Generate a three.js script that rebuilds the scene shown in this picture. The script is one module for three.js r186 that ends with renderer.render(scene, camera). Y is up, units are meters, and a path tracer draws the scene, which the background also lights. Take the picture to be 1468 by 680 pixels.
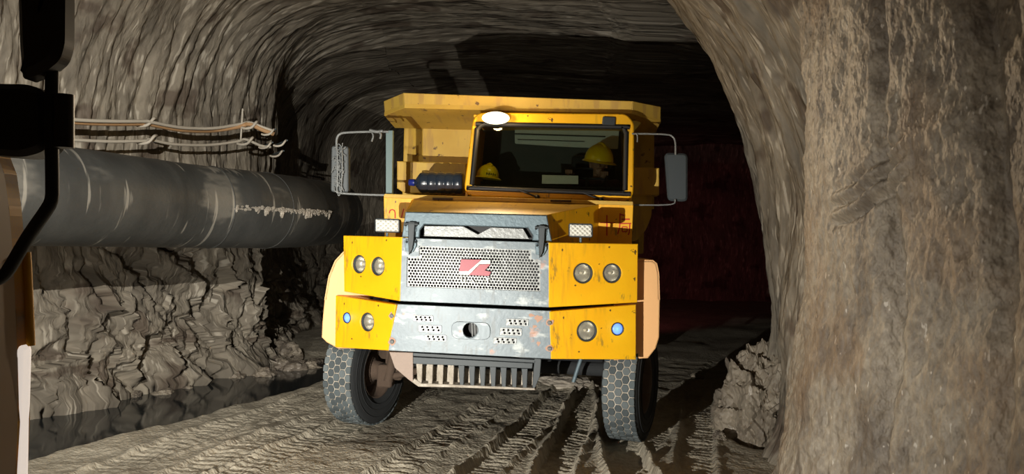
import * as THREE from 'three';
import { RoundedBoxGeometry } from 'three/addons/geometries/RoundedBoxGeometry.js';
import { ImprovedNoise } from 'three/addons/math/ImprovedNoise.js';
import { MarchingCubes } from 'three/addons/objects/MarchingCubes.js';
import { mergeGeometries } from 'three/addons/utils/BufferGeometryUtils.js';

// ---------------------------------------------------------------- camera, light, exposure
const V = (x, y, z) => new THREE.Vector3(x, y, z);
const scene = new THREE.Scene();
scene.background = new THREE.Color(0x000000);
const camera = new THREE.PerspectiveCamera(34.1, 1468 / 680, 0.05, 200);
const EYE = 1.92;
camera.position.set(0, EYE, 0);
camera.rotation.order = 'YXZ';
camera.rotation.set(0.0045, 0, 0.026);
camera.updateMatrixWorld(true);
camera.updateProjectionMatrix();
const renderer = new THREE.WebGLRenderer({ antialias: true });
renderer.toneMapping = THREE.LinearToneMapping;
renderer.toneMappingExposure = 1.0;
renderer.shadowMap.enabled = true;

function spot(name, from, to, color, power, angle, penumbra, radius = 1) {
  const l = new THREE.SpotLight(color, power, 0, THREE.MathUtils.degToRad(angle), penumbra, 2);
  l.name = name; l.position.copy(from); l.target.position.copy(to);
  l.castShadow = true; l.shadow.radius = radius;
  scene.add(l); scene.add(l.target);
  return l;
}
// the headlamp and an unseen roof lamp of the vehicle that the photographer stands beside
const LAMP_A = V(-1.90, 0.86, -1.72), LAMP_R = V(-1.75, 2.95, -1.36);
const LAMP_COLOR = new THREE.Color(1.0, 0.96, 0.88);
spot('headlamp_beam', LAMP_A, V(-0.9, 0.85, -7), LAMP_COLOR, 88, 30, 1, 1.0);
spot('headlamp_spill', LAMP_A, V(0.2, 0.3, -7), LAMP_COLOR, 80, 58, 0.9, 1.0);
spot('unseen_roof_lamp_spill', LAMP_R, V(-2.6, 4.6, -9), LAMP_COLOR, 22, 34, 0.6, 0.5);  // out of view, placed to light the ceiling above the truck
spot('unseen_roof_lamp_beam', LAMP_R, V(-5.0, 1.7, -8.5), LAMP_COLOR, 165, 33, 0.8, 0.5);  // out of view, placed to light the left wall and the duct

// ---------------------------------------------------------------- measuring helpers
const D2R = Math.PI / 180;
function ray(px, py) {
  return V(px / 734 - 1, 1 - py / 340, 0.5).unproject(camera).sub(camera.position).normalize();
}
function W(px, py, d) { const r = ray(px, py); return r.multiplyScalar(d / -r.z).add(camera.position); }
function G(px, py, y = 0) { const r = ray(px, py); return r.multiplyScalar((y - EYE) / r.y).add(camera.position); }
const truck = new THREE.Group();
truck.name = 'dump_truck';
truck.position.set(-0.3, 0, -6.9);
truck.rotation.y = -4 * D2R;
truck.updateMatrixWorld(true);
const inv = truck.matrixWorld.clone().invert();
const camL = camera.position.clone().applyMatrix4(inv);
function plane(x, z, sweepDeg = 0, leanDeg = 0, y = 0) {          // upright plane in truck space, swept and leaned back
  const s = sweepDeg * D2R, t = leanDeg * D2R;
  return { p: V(x, y, z), n: V(Math.sin(s) * Math.cos(t), Math.sin(t), Math.cos(s) * Math.cos(t)) };
}
function T(px, py, pl) {                                           // pixel -> point of a plane in truck space
  if (typeof pl === 'number') pl = plane(0, pl);
  const r = ray(px, py).transformDirection(inv);
  const k = pl.p.clone().sub(camL).dot(pl.n) / r.dot(pl.n);
  return r.multiplyScalar(k).add(camL);
}

// ---------------------------------------------------------------- noise and textures
let seed = 12345;
const rnd = () => (seed = (seed * 1664525 + 1013904223) >>> 0) / 4294967296;
const IN = new ImprovedNoise();
const n3 = (x, y, z = 0) => IN.noise(x + 37.13, y + 11.7, z + 5.31);
function fbm3(x, y, z, o = 4) { let a = 0, w = 0.5; for (let i = 0; i < o; i++) { a += w * n3(x, y, z); x *= 2.03; y *= 2.03; z *= 2.03; w *= 0.5; } return a; }
function hash(i, j, s) { let h = Math.imul(i, 374761393) + Math.imul(j, 668265263) + Math.imul(s, 2147483647 - 77); h = Math.imul(h ^ (h >>> 13), 1274126177); return ((h ^ (h >>> 16)) >>> 0) / 4294967296; }
function pv(u, v, pu, pvv, s) {                                    // periodic value noise
  const x = u * pu, y = v * pvv, i = Math.floor(x), j = Math.floor(y);
  let a = x - i, b = y - j; a = a * a * (3 - 2 * a); b = b * b * (3 - 2 * b);
  const i0 = ((i % pu) + pu) % pu, i1 = (i0 + 1) % pu, j0 = ((j % pvv) + pvv) % pvv, j1 = (j0 + 1) % pvv;
  return (hash(i0, j0, s) * (1 - a) + hash(i1, j0, s) * a) * (1 - b) + (hash(i0, j1, s) * (1 - a) + hash(i1, j1, s) * a) * b;
}
function pf(u, v, pu, pvv, s, o = 4) { let r = 0, w = 0.5, t = 0; for (let k = 0; k < o; k++) { r += w * pv(u, v, pu << k, pvv << k, s + k); t += w; w *= 0.55; } return r / t; }
const mix = (a, b, t) => a + (b - a) * t, cl = (x, a = 0, b = 1) => Math.min(b, Math.max(a, x)), ss = (a, b, x) => { const t = cl((x - a) / (b - a)); return t * t * (3 - 2 * t); };
const mixc = (a, b, t) => [mix(a[0], b[0], t), mix(a[1], b[1], t), mix(a[2], b[2], t)];
function tex(n, metres, f, srgb = true) {
  const d = new Uint8Array(n * n * 4);
  for (let y = 0; y < n; y++) for (let x = 0; x < n; x++) {
    let c = f((x + 0.5) / n, (y + 0.5) / n); if (typeof c === 'number') c = [c * 255, c * 255, c * 255];
    const k = (y * n + x) * 4; d[k] = cl(c[0], 0, 255); d[k + 1] = cl(c[1], 0, 255); d[k + 2] = cl(c[2], 0, 255); d[k + 3] = 255;
  }
  const t = new THREE.DataTexture(d, n, n, THREE.RGBAFormat);
  t.wrapS = t.wrapT = THREE.RepeatWrapping; t.magFilter = THREE.LinearFilter; t.minFilter = THREE.LinearMipmapLinearFilter;
  t.repeat.set(1 / metres, 1 / metres); if (srgb) t.colorSpace = THREE.SRGBColorSpace; t.needsUpdate = true;
  return t;
}
const std = (o) => new THREE.MeshStandardMaterial(o);
const lin = (r, g, b) => new THREE.Color().setRGB(r, g, b);

// rock: streaked by the cutting picks (u runs along the tunnel, v up the arch)
const rockMap = tex(1024, 3.2, (u, v) => {
  const a = pf(u, v, 40, 6, 1, 4), b = pf(u, v, 5, 4, 9, 4), c = pf(u, v, 120, 26, 21, 3), p = pf(u, v, 64, 12, 33, 3);
  let k = 0.28 + 0.5 * a * 0.9 + 0.28 * (b - 0.5) + 0.3 * (c - 0.5);
  let col = mixc([62, 56, 48], [186, 175, 155], cl(k));
  col = mixc(col, [222, 214, 198], 0.6 * ss(0.62, 0.78, p) * ss(0.38, 0.6, b));
  col = mixc(col, [214, 205, 188], 0.5 * ss(0.68, 0.82, pf(u, v, 150, 16, 41, 2)));
  return mixc(col, [58, 44, 34], 0.5 * ss(0.6, 0.75, pf(u, v, 10, 8, 51, 4)));
});
const rockBump = tex(1024, 3.2, (u, v) => 0.5 * pf(u, v, 46, 7, 3, 4) + 0.3 * pf(u, v, 100, 22, 5, 3) + 0.2 * pf(u, v, 30, 30, 8, 4), false);
const stoneMap = tex(1024, 2.6, (u, v) => {
  const a = pf(u, v, 7, 6, 71, 5), b = pf(u, v, 30, 12, 73, 4), c = pf(u, v, 90, 70, 75, 3);
  let col = mixc([98, 88, 76], [182, 171, 152], cl(0.4 * a + 0.35 * b + 0.6 * (c - 0.3)));
  col = mixc(col, [62, 54, 49], 0.34 * ss(0.52, 0.72, pf(u, v, 13, 6, 81, 5)));
  col = mixc(col, [206, 198, 186], 0.8 * ss(0.78, 0.86, pf(u, v, 90, 40, 85, 3)));
  return mixc(col, [124, 90, 60], 0.22 * ss(0.58, 0.75, pf(u, v, 5, 4, 87, 4)));
});
const stoneBump = tex(1024, 2.6, (u, v) => 0.45 * pf(u, v, 22, 10, 90, 5) + 0.55 * pf(u, v, 80, 56, 91, 3), false);
const mudMap = tex(1024, 2.4, (u, v) => {
  const a = pf(u, v, 8, 8, 101, 5), b = pf(u, v, 60, 60, 103, 3);
  return mixc([136, 128, 112], [202, 193, 173], cl(0.62 * a + 0.5 * (b - 0.2)));
});
const mudBump = tex(1024, 2.4, (u, v) => 0.5 * pf(u, v, 24, 24, 111, 5) + 0.5 * pf(u, v, 110, 110, 113, 3), false);
const yellowMap = tex(1024, 1.9, (u, v) => {
  let col = mixc([236, 168, 4], [248, 190, 14], pf(u, v, 6, 6, 121, 4));
  col = mixc(col, [176, 132, 44], 0.55 * ss(0.52, 0.8, pf(u, v, 40, 5, 123, 4)) * ss(0.4, 0.65, pf(u, v, 4, 4, 125, 3)));
  col = mixc(col, [128, 104, 62], 0.6 * ss(0.7, 0.82, pf(u, v, 40, 12, 127, 5)));
  return mixc(col, [66, 46, 30], 0.85 * ss(0.79, 0.82, pf(u, v, 30, 30, 129, 4)));
});
const paleYellowMap = tex(1024, 1.9, (u, v) => {
  let col = mixc([192, 152, 56], [214, 178, 80], pf(u, v, 6, 6, 131, 4));
  col = mixc(col, [176, 138, 74], 0.6 * ss(0.5, 0.75, pf(u, v, 30, 5, 133, 4)));
  return mixc(col, [92, 66, 40], 0.8 * ss(0.74, 0.8, pf(u, v, 22, 22, 139, 4)));
});
const greyMap = tex(1024, 1.6, (u, v) => {
  let col = mixc([92, 103, 109], [124, 134, 138], pf(u, v, 5, 5, 141, 5));
  col = mixc(col, [190, 193, 188], 0.6 * ss(0.6, 0.78, pf(u, v, 10, 22, 143, 5)));
  col = mixc(col, [98, 102, 102], 0.5 * ss(0.6, 0.76, pf(u, v, 34, 8, 145, 4)));
  return mixc(col, [178, 120, 96], 0.55 * ss(0.72, 0.8, pf(u, v, 9, 9, 147, 5)));
});
const paleMudMap = tex(512, 0.9, (u, v) => mixc([136, 126, 112], [206, 198, 184], cl(1.4 * pf(u, v, 10, 10, 181, 5) - 0.2)));
const dustBump = tex(512, 1.0, (u, v) => pf(u, v, 40, 40, 151, 4), false);
const rubberMap = tex(512, 0.8, (u, v) => mixc([44, 47, 48], [92, 95, 94], pf(u, v, 12, 12, 161, 5)));
const ductMap = tex(1024, 2.2, (u, v) => {
  let col = mixc([40, 41, 40], [66, 66, 63], pf(u, v, 6, 10, 171, 5));
  col = mixc(col, [104, 100, 92], 0.7 * ss(0.6, 0.74, pf(u, v, 8, 3, 173, 5)));
  return mixc(col, [150, 144, 132], 0.6 * ss(0.68, 0.78, pf(u, v, 5, 40, 175, 4)));
});
const M = {
  rock: std({ map: rockMap, bumpMap: rockBump, bumpScale: 0.05, roughness: 0.82 }),
  stone: std({ map: stoneMap, bumpMap: stoneBump, bumpScale: 0.03, roughness: 0.62 }),
  mud: std({ map: mudMap, bumpMap: mudBump, bumpScale: 0.025, roughness: 0.78 }),
  paleMud: std({ map: paleMudMap, bumpMap: mudBump, bumpScale: 0.02, roughness: 0.9 }),
  yellow: std({ map: yellowMap, bumpMap: dustBump, bumpScale: 0.0008, roughness: 0.48 }),
  paleYellow: std({ map: paleYellowMap, bumpMap: dustBump, bumpScale: 0.001, roughness: 0.6 }),
  fender: std({ color: 0xe9b478, bumpMap: dustBump, bumpScale: 0.001, roughness: 0.6 }),
  grey: std({ map: greyMap, bumpMap: dustBump, bumpScale: 0.001, roughness: 0.45, metalness: 0.15 }),
  steel: std({ color: 0x5f6f76, roughness: 0.5, metalness: 0.3, bumpMap: dustBump, bumpScale: 0.002 }),
  darkSteel: std({ color: 0x3b4042, roughness: 0.55, metalness: 0.3 }),
  black: std({ color: 0x0b0b0c, roughness: 0.6 }),
  rubber: std({ map: rubberMap, roughness: 0.85, bumpMap: dustBump, bumpScale: 0.003 }),
  tread: std({ color: 0x4a5153, roughness: 0.85, bumpMap: dustBump, bumpScale: 0.003 }),
  tyre: std({ color: 0x232526, roughness: 0.9, bumpMap: dustBump, bumpScale: 0.003 }),
  rust: std({ color: 0x4f4034, roughness: 0.9, bumpMap: mudBump, bumpScale: 0.006 }),
  rustPaint: std({ color: 0xb38d78, roughness: 0.8 }),
  silver: std({ color: 0x808280, roughness: 0.4, metalness: 0.25, bumpMap: dustBump, bumpScale: 0.002 }),
  chrome: std({ color: 0xd8d8d4, roughness: 0.34, metalness: 1 }),
  glass: new THREE.MeshPhysicalMaterial({ color: 0xe4e6e2, roughness: 0.04, transmission: 1, thickness: 0, ior: 1.5 }),
  lampGlass: new THREE.MeshPhysicalMaterial({ color: 0xe8e4d8, roughness: 0.16, transmission: 0.85, thickness: 0, ior: 1.5 }),
  windscreen: new THREE.MeshPhysicalMaterial({ color: 0xc2c8c2, roughness: 0.05, transmission: 1, thickness: 0, ior: 1.5 }),
  red: std({ color: 0xa03040, roughness: 0.45 }),
  redPaint: std({ color: 0xc03020, roughness: 0.7 }),
  cream: std({ color: 0xf2eedd, roughness: 0.4 }),
  white: std({ color: 0xd6d4ca, roughness: 0.5 }),
  duct: std({ map: ductMap, roughness: 0.5, bumpMap: dustBump, bumpScale: 0.002 }),
  cable: std({ color: 0xb08a62, roughness: 0.6 }),
  cableWhite: std({ color: 0xb9b1a2, roughness: 0.6 }),
  helmet: std({ color: 0xf0c800, roughness: 0.3 }),
  cabin: std({ color: 0x4a4a46, roughness: 0.8 }),
  paleHaze: std({ color: 0xe2e4da, roughness: 0.7 }),
};

// ---------------------------------------------------------------- building helpers
const taken = {};
function numbered(n) { taken[n] = (taken[n] ?? -1) + 1; return taken[n] ? `${n}_${String(taken[n]).padStart(3, '0')}` : n; }
function mesh(name, geo, mat, parent = scene) {
  const m = new THREE.Mesh(geo, mat); m.name = parent === scene ? numbered(name) : name;
  m.castShadow = m.receiveShadow = true; parent.add(m); return m;
}
function group(name, parent) { const g = new THREE.Group(); g.name = parent === scene ? numbered(name) : name; parent.add(g); return g; }
function tag(o, label, category, grp, kind) { o.userData.label = label; o.userData.category = category; if (grp) o.userData.group = grp; if (kind) o.userData.kind = kind; return o; }
function structure(o, label, category) { o.userData = { kind: 'structure', label, category }; return o; }
function box(w, h, d, x = 0, y = 0, z = 0, r = 0.006) { const g = new RoundedBoxGeometry(w, h, d, 2, Math.min(r, w / 2.1, h / 2.1, d / 2.1)); g.translate(x, y, z); return g; }
function flat(gs) { return mergeGeometries(gs.map(g => { const h = g.index ? g.toNonIndexed() : g; for (const k of Object.keys(h.attributes)) if (!['position', 'normal', 'uv'].includes(k)) h.deleteAttribute(k); return h; })); }
function tube(pts, r, seg = 8, sub = 6, closed = false, tension = 0.5) { return new THREE.TubeGeometry(new THREE.CatmullRomCurve3(pts, closed, 'catmullrom', tension), Math.max(2, pts.length * sub), r, seg, closed); }
function bar(a, b, r, seg = 8) { const g = new THREE.CylinderGeometry(r, r, a.distanceTo(b), seg); g.applyQuaternion(new THREE.Quaternion().setFromUnitVectors(V(0, 1, 0), b.clone().sub(a).normalize())); const m = a.clone().add(b).multiplyScalar(0.5); g.translate(m.x, m.y, m.z); return g; }
function frameOf(pts, want) {
  const n = V(0, 0, 0);
  for (let i = 0; i < pts.length; i++) { const a = pts[i], b = pts[(i + 1) % pts.length]; n.x += (a.y - b.y) * (a.z + b.z); n.y += (a.z - b.z) * (a.x + b.x); n.z += (a.x - b.x) * (a.y + b.y); }
  n.normalize(); if (n.dot(want) < 0) n.negate();
  const e1 = pts[1].clone().sub(pts[0]); e1.addScaledVector(n, -e1.dot(n)).normalize();
  const e2 = n.clone().cross(e1);
  return { o: pts[0].clone(), e1, e2, n, to: (p) => { const q = p.clone().sub(pts[0]); return new THREE.Vector2(q.dot(e1), q.dot(e2)); }, m: new THREE.Matrix4().makeBasis(e1, e2, n).setPosition(pts[0]) };
}
function rounded(P, r, arcs = 5) {
  if (!r) return P; const out = [], N = P.length;
  for (let i = 0; i < N; i++) {
    const a = P[(i + N - 1) % N], b = P[i], c = P[(i + 1) % N], u = a.clone().sub(b), v = c.clone().sub(b);
    const k = Math.min(r, u.length() * 0.45, v.length() * 0.45); u.setLength(k).add(b); v.setLength(k).add(b);
    for (let j = 0; j <= arcs; j++) { const t = j / arcs; out.push(new THREE.Vector2((1 - t) ** 2 * u.x + 2 * t * (1 - t) * b.x + t * t * v.x, (1 - t) ** 2 * u.y + 2 * t * (1 - t) * b.y + t * t * v.y)); }
  }
  return out;
}
// a plate: polygon of points in space, front face on the polygon, thickness going back
function slab(pts, thick, { holes = [], bevel = 0.004, round = 0, want = V(0, 0, 1), seg = 20 } = {}) {
  const f = frameOf(pts, want), s = new THREE.Shape(rounded(pts.map(f.to), round));
  for (const h of holes) {
    const p = new THREE.Path();
    if (Array.isArray(h)) p.setFromPoints(rounded(h.map(f.to), h.round || 0).concat());
    else { const c = f.to(h.c); p.absellipse(c.x, c.y, h.r, h.ry || h.r, 0, Math.PI * 2); }
    s.holes.push(p);
  }
  const b = Math.min(bevel, thick / 2.5), d = thick - 2 * b;
  const g = new THREE.ExtrudeGeometry(s, { depth: d, bevelEnabled: b > 0, bevelSize: b, bevelThickness: b, bevelOffset: -b, bevelSegments: 1, curveSegments: seg });
  g.translate(0, 0, -(d + b)); g.applyMatrix4(f.m); return g;
}
function quad(l, pl) { return l.map(([x, y]) => T(x, y, pl)); }
function turned(profile, seg, c, axis) {                            // lathe about an axis through c
  const g = new THREE.LatheGeometry(profile.map(p => new THREE.Vector2(p[0], p[1])), seg);
  g.applyQuaternion(new THREE.Quaternion().setFromUnitVectors(V(0, 1, 0), axis.clone().normalize())); g.translate(c.x, c.y, c.z); return g;
}
function lump(r, amp, freq, s, sq = V(1, 1, 1), det = 3) {
  const g = new THREE.IcosahedronGeometry(1, det), p = g.attributes.position;
  for (let i = 0; i < p.count; i++) { const q = V(p.getX(i), p.getY(i), p.getZ(i)); const k = 1 + amp * fbm3(q.x * freq + s, q.y * freq, q.z * freq, 3) * 2; q.multiplyScalar(k * r).multiply(sq); p.setXYZ(i, q.x, q.y, q.z); }
  g.computeVertexNormals(); return g;
}

// ================================================================ THE TUNNEL
const curve1 = (tab) => (d) => { let i = 0; while (i < tab.length - 2 && tab[i + 1][0] < d) i++; const a = tab[Math.max(0, i - 1)], b = tab[i], c = tab[i + 1], e = tab[Math.min(tab.length - 1, i + 2)], t = cl((d - b[0]) / (c[0] - b[0])), m1 = (c[1] - a[1]) / (c[0] - a[0]) * (c[0] - b[0]), m2 = (e[1] - b[1]) / (e[0] - b[0]) * (c[0] - b[0]); return (2 * t ** 3 - 3 * t * t + 1) * b[1] + (t ** 3 - 2 * t * t + t) * m1 + (-2 * t ** 3 + 3 * t * t) * c[1] + (t ** 3 - t * t) * m2; };
const xl = curve1([[-6, -7.3], [0, -6.9], [4, -6.5], [7.7, -5.45], [9.5, -4.72], [11, -4.05], [11.8, -3.95], [13, -4.2], [16, -4.7], [19, -4.4], [24, -1.5]]);
const xr = curve1([[-6, 4.2], [0, 4.0], [4, 3.2], [6, 2.8], [7.6, 2.75], [8.4, 2.95], [9.2, 4.2], [10.4, 6.6], [13, 9.5], [24, 13]]);
const HT = 5.5, SUNK = 0.35, NL = 7, NR = 2.5;
const tAt = (() => {                                                // arc-length table of the arch
  const n = 2000, P = []; let L = 0; const A = [0];
  for (let i = 0; i <= n; i++) { const t = Math.PI * (1 - i / n), c = Math.cos(t), s = Math.sin(t), e = 2 / (c < 0 ? NL : NR); P.push([4.1 * Math.sign(c) * Math.abs(c) ** e, (HT + SUNK) * Math.max(0, s) ** e]); if (i) { L += Math.hypot(P[i][0] - P[i - 1][0], P[i][1] - P[i - 1][1]); A.push(L); } }
  return { L, f: (u) => { const w = u * L; let a = 0, b = n; while (b - a > 1) { const m = (a + b) >> 1; if (A[m] < w) a = m; else b = m; } const q = (a + (w - A[a]) / (A[b] - A[a] || 1)) / n; return Math.PI * (1 - q); } };
})();
function arch(u, d) {
  const l = xl(d), r = xr(d), t = tAt.f(u), c = Math.cos(t), s = Math.max(0, Math.sin(t)), a = (r - l) / 2, e = 2 / (c < 0 ? NL : NR);
  return V((l + r) / 2 + a * Math.sign(c) * Math.abs(c) ** e, (HT + SUNK) * s ** e - SUNK, -d);
}
function facets(x, y, s) {                                          // broken rock: each cell its own step and tilt
  const X = Math.floor(x), Y = Math.floor(y); let b = 9, bi = 0, bj = 0, dx = 0, dy = 0;
  for (let i = X - 1; i <= X + 1; i++) for (let j = Y - 1; j <= Y + 1; j++) { const u = x - i - hash(i, j, s), v = y - j - hash(i, j, s + 1), q = u * u + v * v; if (q < b) { b = q; bi = i; bj = j; dx = u; dy = v; } }
  return hash(bi, bj, s + 2) - 0.5 + (hash(bi, bj, s + 3) - 0.5) * 1.3 * dx + (hash(bi, bj, s + 4) - 0.5) * 1.3 * dy;
}
function tunnelPoint(u, d) {
  const p = arch(u, d), e = 0.004, q1 = arch(Math.max(0, u - e), d), q2 = arch(Math.min(1, u + e), d), tg = q2.sub(q1).normalize();
  const n = V(tg.y, -tg.x, 0);                                      // into the tunnel
  const al = u * tAt.L, low = Math.exp(-Math.max(0, p.y) / 0.55);
  const wob = 0.12 * n3(al * 0.9, d * 0.9, 3);
  const w = u < 0.4 ? ss(1.9, 1.2, p.y + 0.3 * n3(d, 1.7, 5)) : 0, st = 1 - 0.65 * w;
  let k = 0.28 * n3(al * 0.35, d * 0.5, 1) + st * (0.09 * n3(al * 0.55 + wob, d * 2.1 + wob, 7) + 0.075 * Math.abs(n3(al * 0.7 + wob, d * 5.5 + wob, 11)) + 0.05 * n3(al * 1.4, d * 11, 17) + 0.03 * n3(al * 3.5, d * 22, 23) + 0.014 * n3(al * 9, d * 34, 29));
  if (w > 0) {                                                      // broken rock towards the foot
    const q = d + 0.18 * n3(d * 2.3, p.y * 2.3, 2) + 0.25 * p.y, r = p.y + 0.18 * n3(d * 2.3, p.y * 2.3, 8);
    k += w * (0.30 * fbm3(p.x * 0.9, p.y * 1.1, d * 1.3, 3) + 0.26 * facets(q * 1.7, r * 1.15, 3) + 0.13 * facets(q * 4.1, r * 2.9, 13) + 0.05 * facets(q * 9, r * 8, 23) + 0.02 * n3(p.x * 14, p.y * 14, d * 14));
  }
  k += (u < 0.5 ? 0.5 : 0.35) * low * (0.8 + 0.5 * n3(d * 1.4, 2.2, al));
  return p.addScaledVector(n, k);
}
function gridGeo(nu, nv, f, uvf) {
  const pos = new Float32Array((nu + 1) * (nv + 1) * 3), uv = new Float32Array((nu + 1) * (nv + 1) * 2), idx = [];
  for (let j = 0; j <= nv; j++) for (let i = 0; i <= nu; i++) {
    const k = j * (nu + 1) + i, p = f(i / nu, j / nv), t = uvf(i / nu, j / nv, p); pos.set([p.x, p.y, p.z], k * 3); uv.set(t, k * 2);
    if (i < nu && j < nv) idx.push(k, k + 1, k + nu + 2, k, k + nu + 2, k + nu + 1);
  }
  const g = new THREE.BufferGeometry(); g.setAttribute('position', new THREE.BufferAttribute(pos, 3)); g.setAttribute('uv', new THREE.BufferAttribute(uv, 2)); g.setIndex(idx); g.computeVertexNormals(); return g;
}
const dOf = (t) => t < 0.08 ? mix(-5, 4, t / 0.08) : t < 0.85 ? mix(4, 14, (t - 0.08) / 0.77) : mix(14, 28, (t - 0.85) / 0.15);
function tunnelStrip(u0, u1, nu, nv) {
  return gridGeo(nu, nv, (i, j) => tunnelPoint(mix(u0, u1, i), dOf(j)), (i, j) => [dOf(j), mix(u0, u1, i) * tAt.L]);
}
structure(mesh('wall_left', tunnelStrip(0, 0.36, 210, 540), M.rock), 'tall streaked grey rock wall behind the ventilation duct', 'wall');
structure(mesh('ceiling', tunnelStrip(0.36, 0.64, 130, 420), M.rock), 'arched rock roof scored by curved cutter marks', 'ceiling');
structure(mesh('wall_right', tunnelStrip(0.64, 1, 130, 420), M.rock), 'dark far rock wall curving away behind the dump truck', 'wall');
structure(mesh('wall_back', gridGeo(60, 40, (i, j) => V(mix(-8, 16, i), mix(-0.3, 6.2, j), -27 + 0.5 * n3(i * 9, j * 5)), (i, j) => [i * 16, j * 6]), M.rock), 'unlit rock at the far bend of the tunnel', 'wall');
structure(mesh('wall_front', gridGeo(60, 40, (i, j) => V(mix(6, -9, i), mix(-0.3, 6.2, j), 4.7 + 0.4 * n3(i * 9, j * 5)), (i, j) => [i * 15, j * 6]), M.rock), 'rock closing the tunnel behind the photographer', 'wall');

// the near pillar of rock on the right
const pillarPlan = new THREE.CatmullRomCurve3([V(3.9, 0, -7.0), V(3.1, 0, -6.5), V(2.35, 0, -5.95), V(2.03, 0, -5.45), V(1.96, 0, -5.0), V(2.03, 0, -4.5), V(2.2, 0, -3.7), V(2.5, 0, -2.6), V(2.9, 0, -0.6), V(3.5, 0, 2), V(4.0, 0, 5)], false, 'catmullrom', 0.5);
const pillarLen = pillarPlan.getLength();
function grooveArc(s, y) {                                          // curved gouges left by a bucket
  let k = 0;
  for (const [y0, a] of [[2.20, 0.05], [2.09, 0.055], [2.30, 0.03]]) {
    const t = (s - 3.13) / 0.70; if (t > -0.05 && t < 1.1) { const yc = y0 - 0.02 + 0.28 * t * t; k -= a * Math.exp(-(((y - yc) / 0.022) ** 2)) * ss(-0.05, 0.15, t) * ss(1.1, 0.8, t); k += a * 0.5 * Math.exp(-(((y - yc - 0.05) / 0.03) ** 2)) * ss(-0.05, 0.15, t) * ss(1.1, 0.8, t); }
  }
  return k;
}
const pillarGeo = gridGeo(620, 260, (i, j) => {
  const w = i < 0.1 ? i * 1.5 : i < 0.88 ? mix(0.15, 0.36, (i - 0.1) / 0.78) : mix(0.36, 1, (i - 0.88) / 0.12), s = w * pillarLen, y = mix(-0.3, 5.7, j);
  const p = pillarPlan.getPointAt(w), t = pillarPlan.getTangentAt(w), n = V(t.z, 0, -t.x); if (n.x > 0) n.negate();
  const wob = 0.5 * n3(s * 0.6, y * 0.35, 9);
  let k = 0.08 * n3(s * 0.8 + wob, y * 0.3, 41) + 0.09 * n3(s * 1.7 + wob, y * 0.38, 43) - 0.06 * Math.exp(-(((s - 3.62 - 0.10 * Math.sin(y * 1.4) - 0.03 * y) / 0.05) ** 2)) - 0.07 * Math.exp(-(((s - 4.36 - 0.12 * Math.sin(y * 1.1 + 1)) / 0.06) ** 2));
  k += 0.035 * n3(s * 3.2, y * 1.6, 47) + 0.025 * n3(s * 6, y * 4, 51) + 0.016 * n3(s * 14, y * 9, 53) + 0.010 * n3(s * 32, y * 26, 57);
  k += grooveArc(s, y) + 0.14 * Math.exp(-Math.max(0, y) / 0.6);
  const q = p.clone().addScaledVector(n, k); q.y = y; q.x -= 0.05 * ss(1.9, 1.0, y); return q;
}, (i, j, p) => [Math.hypot(p.x - 4, 0) * 0.6 - p.z, p.y]);
structure(mesh('wall_right_front', pillarGeo, M.stone), 'rough brown and grey rock face close on the right with curved gouge marks', 'wall');

// ---------------------------------------------------------------- floor: ruts, tyre prints, ditch
const tracks = [];                                                  // [point, point, half width, depth, rib height, berm height]
function track(a, b, w, depth, rib, berm) { const p = G(...a), q = G(...b); tracks.push({ p, u: q.clone().sub(p).setY(0).normalize(), w, depth, rib, berm, s: tracks.length * 3.7 }); }
track([705, 668], [800, 572], 0.15, 0.05, 0.016, 0.05);
track([800, 668], [838, 575], 0.15, 0.06, 0.018, 0.05);
track([905, 676], [893, 632], 0.17, 0.06, 0.020, 0.06);
track([1000, 672], [1000, 600], 0.16, 0.03, 0.020, 0.03);
track([580, 668], [720, 575], 0.16, 0.025, 0.010, 0.035);
track([430, 640], [560, 585], 0.17, 0.02, 0.014, 0.02);
track([300, 668], [470, 592], 0.18, 0.015, 0.012, 0.02);
track([160, 672], [420, 575], 0.18, 0.01, 0.012, 0.02);
track([980, 575], [1010, 545], 0.17, 0.02, 0.018, 0.02);
const wheelAt = [G(524, 604), G(903, 627)];
const ditch0 = G(48, 618), ditch1 = G(395, 536);
const ditchU = ditch1.clone().sub(ditch0).setY(0).normalize();
const pool = G(1098, 628), far = G(800, 553);
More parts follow.
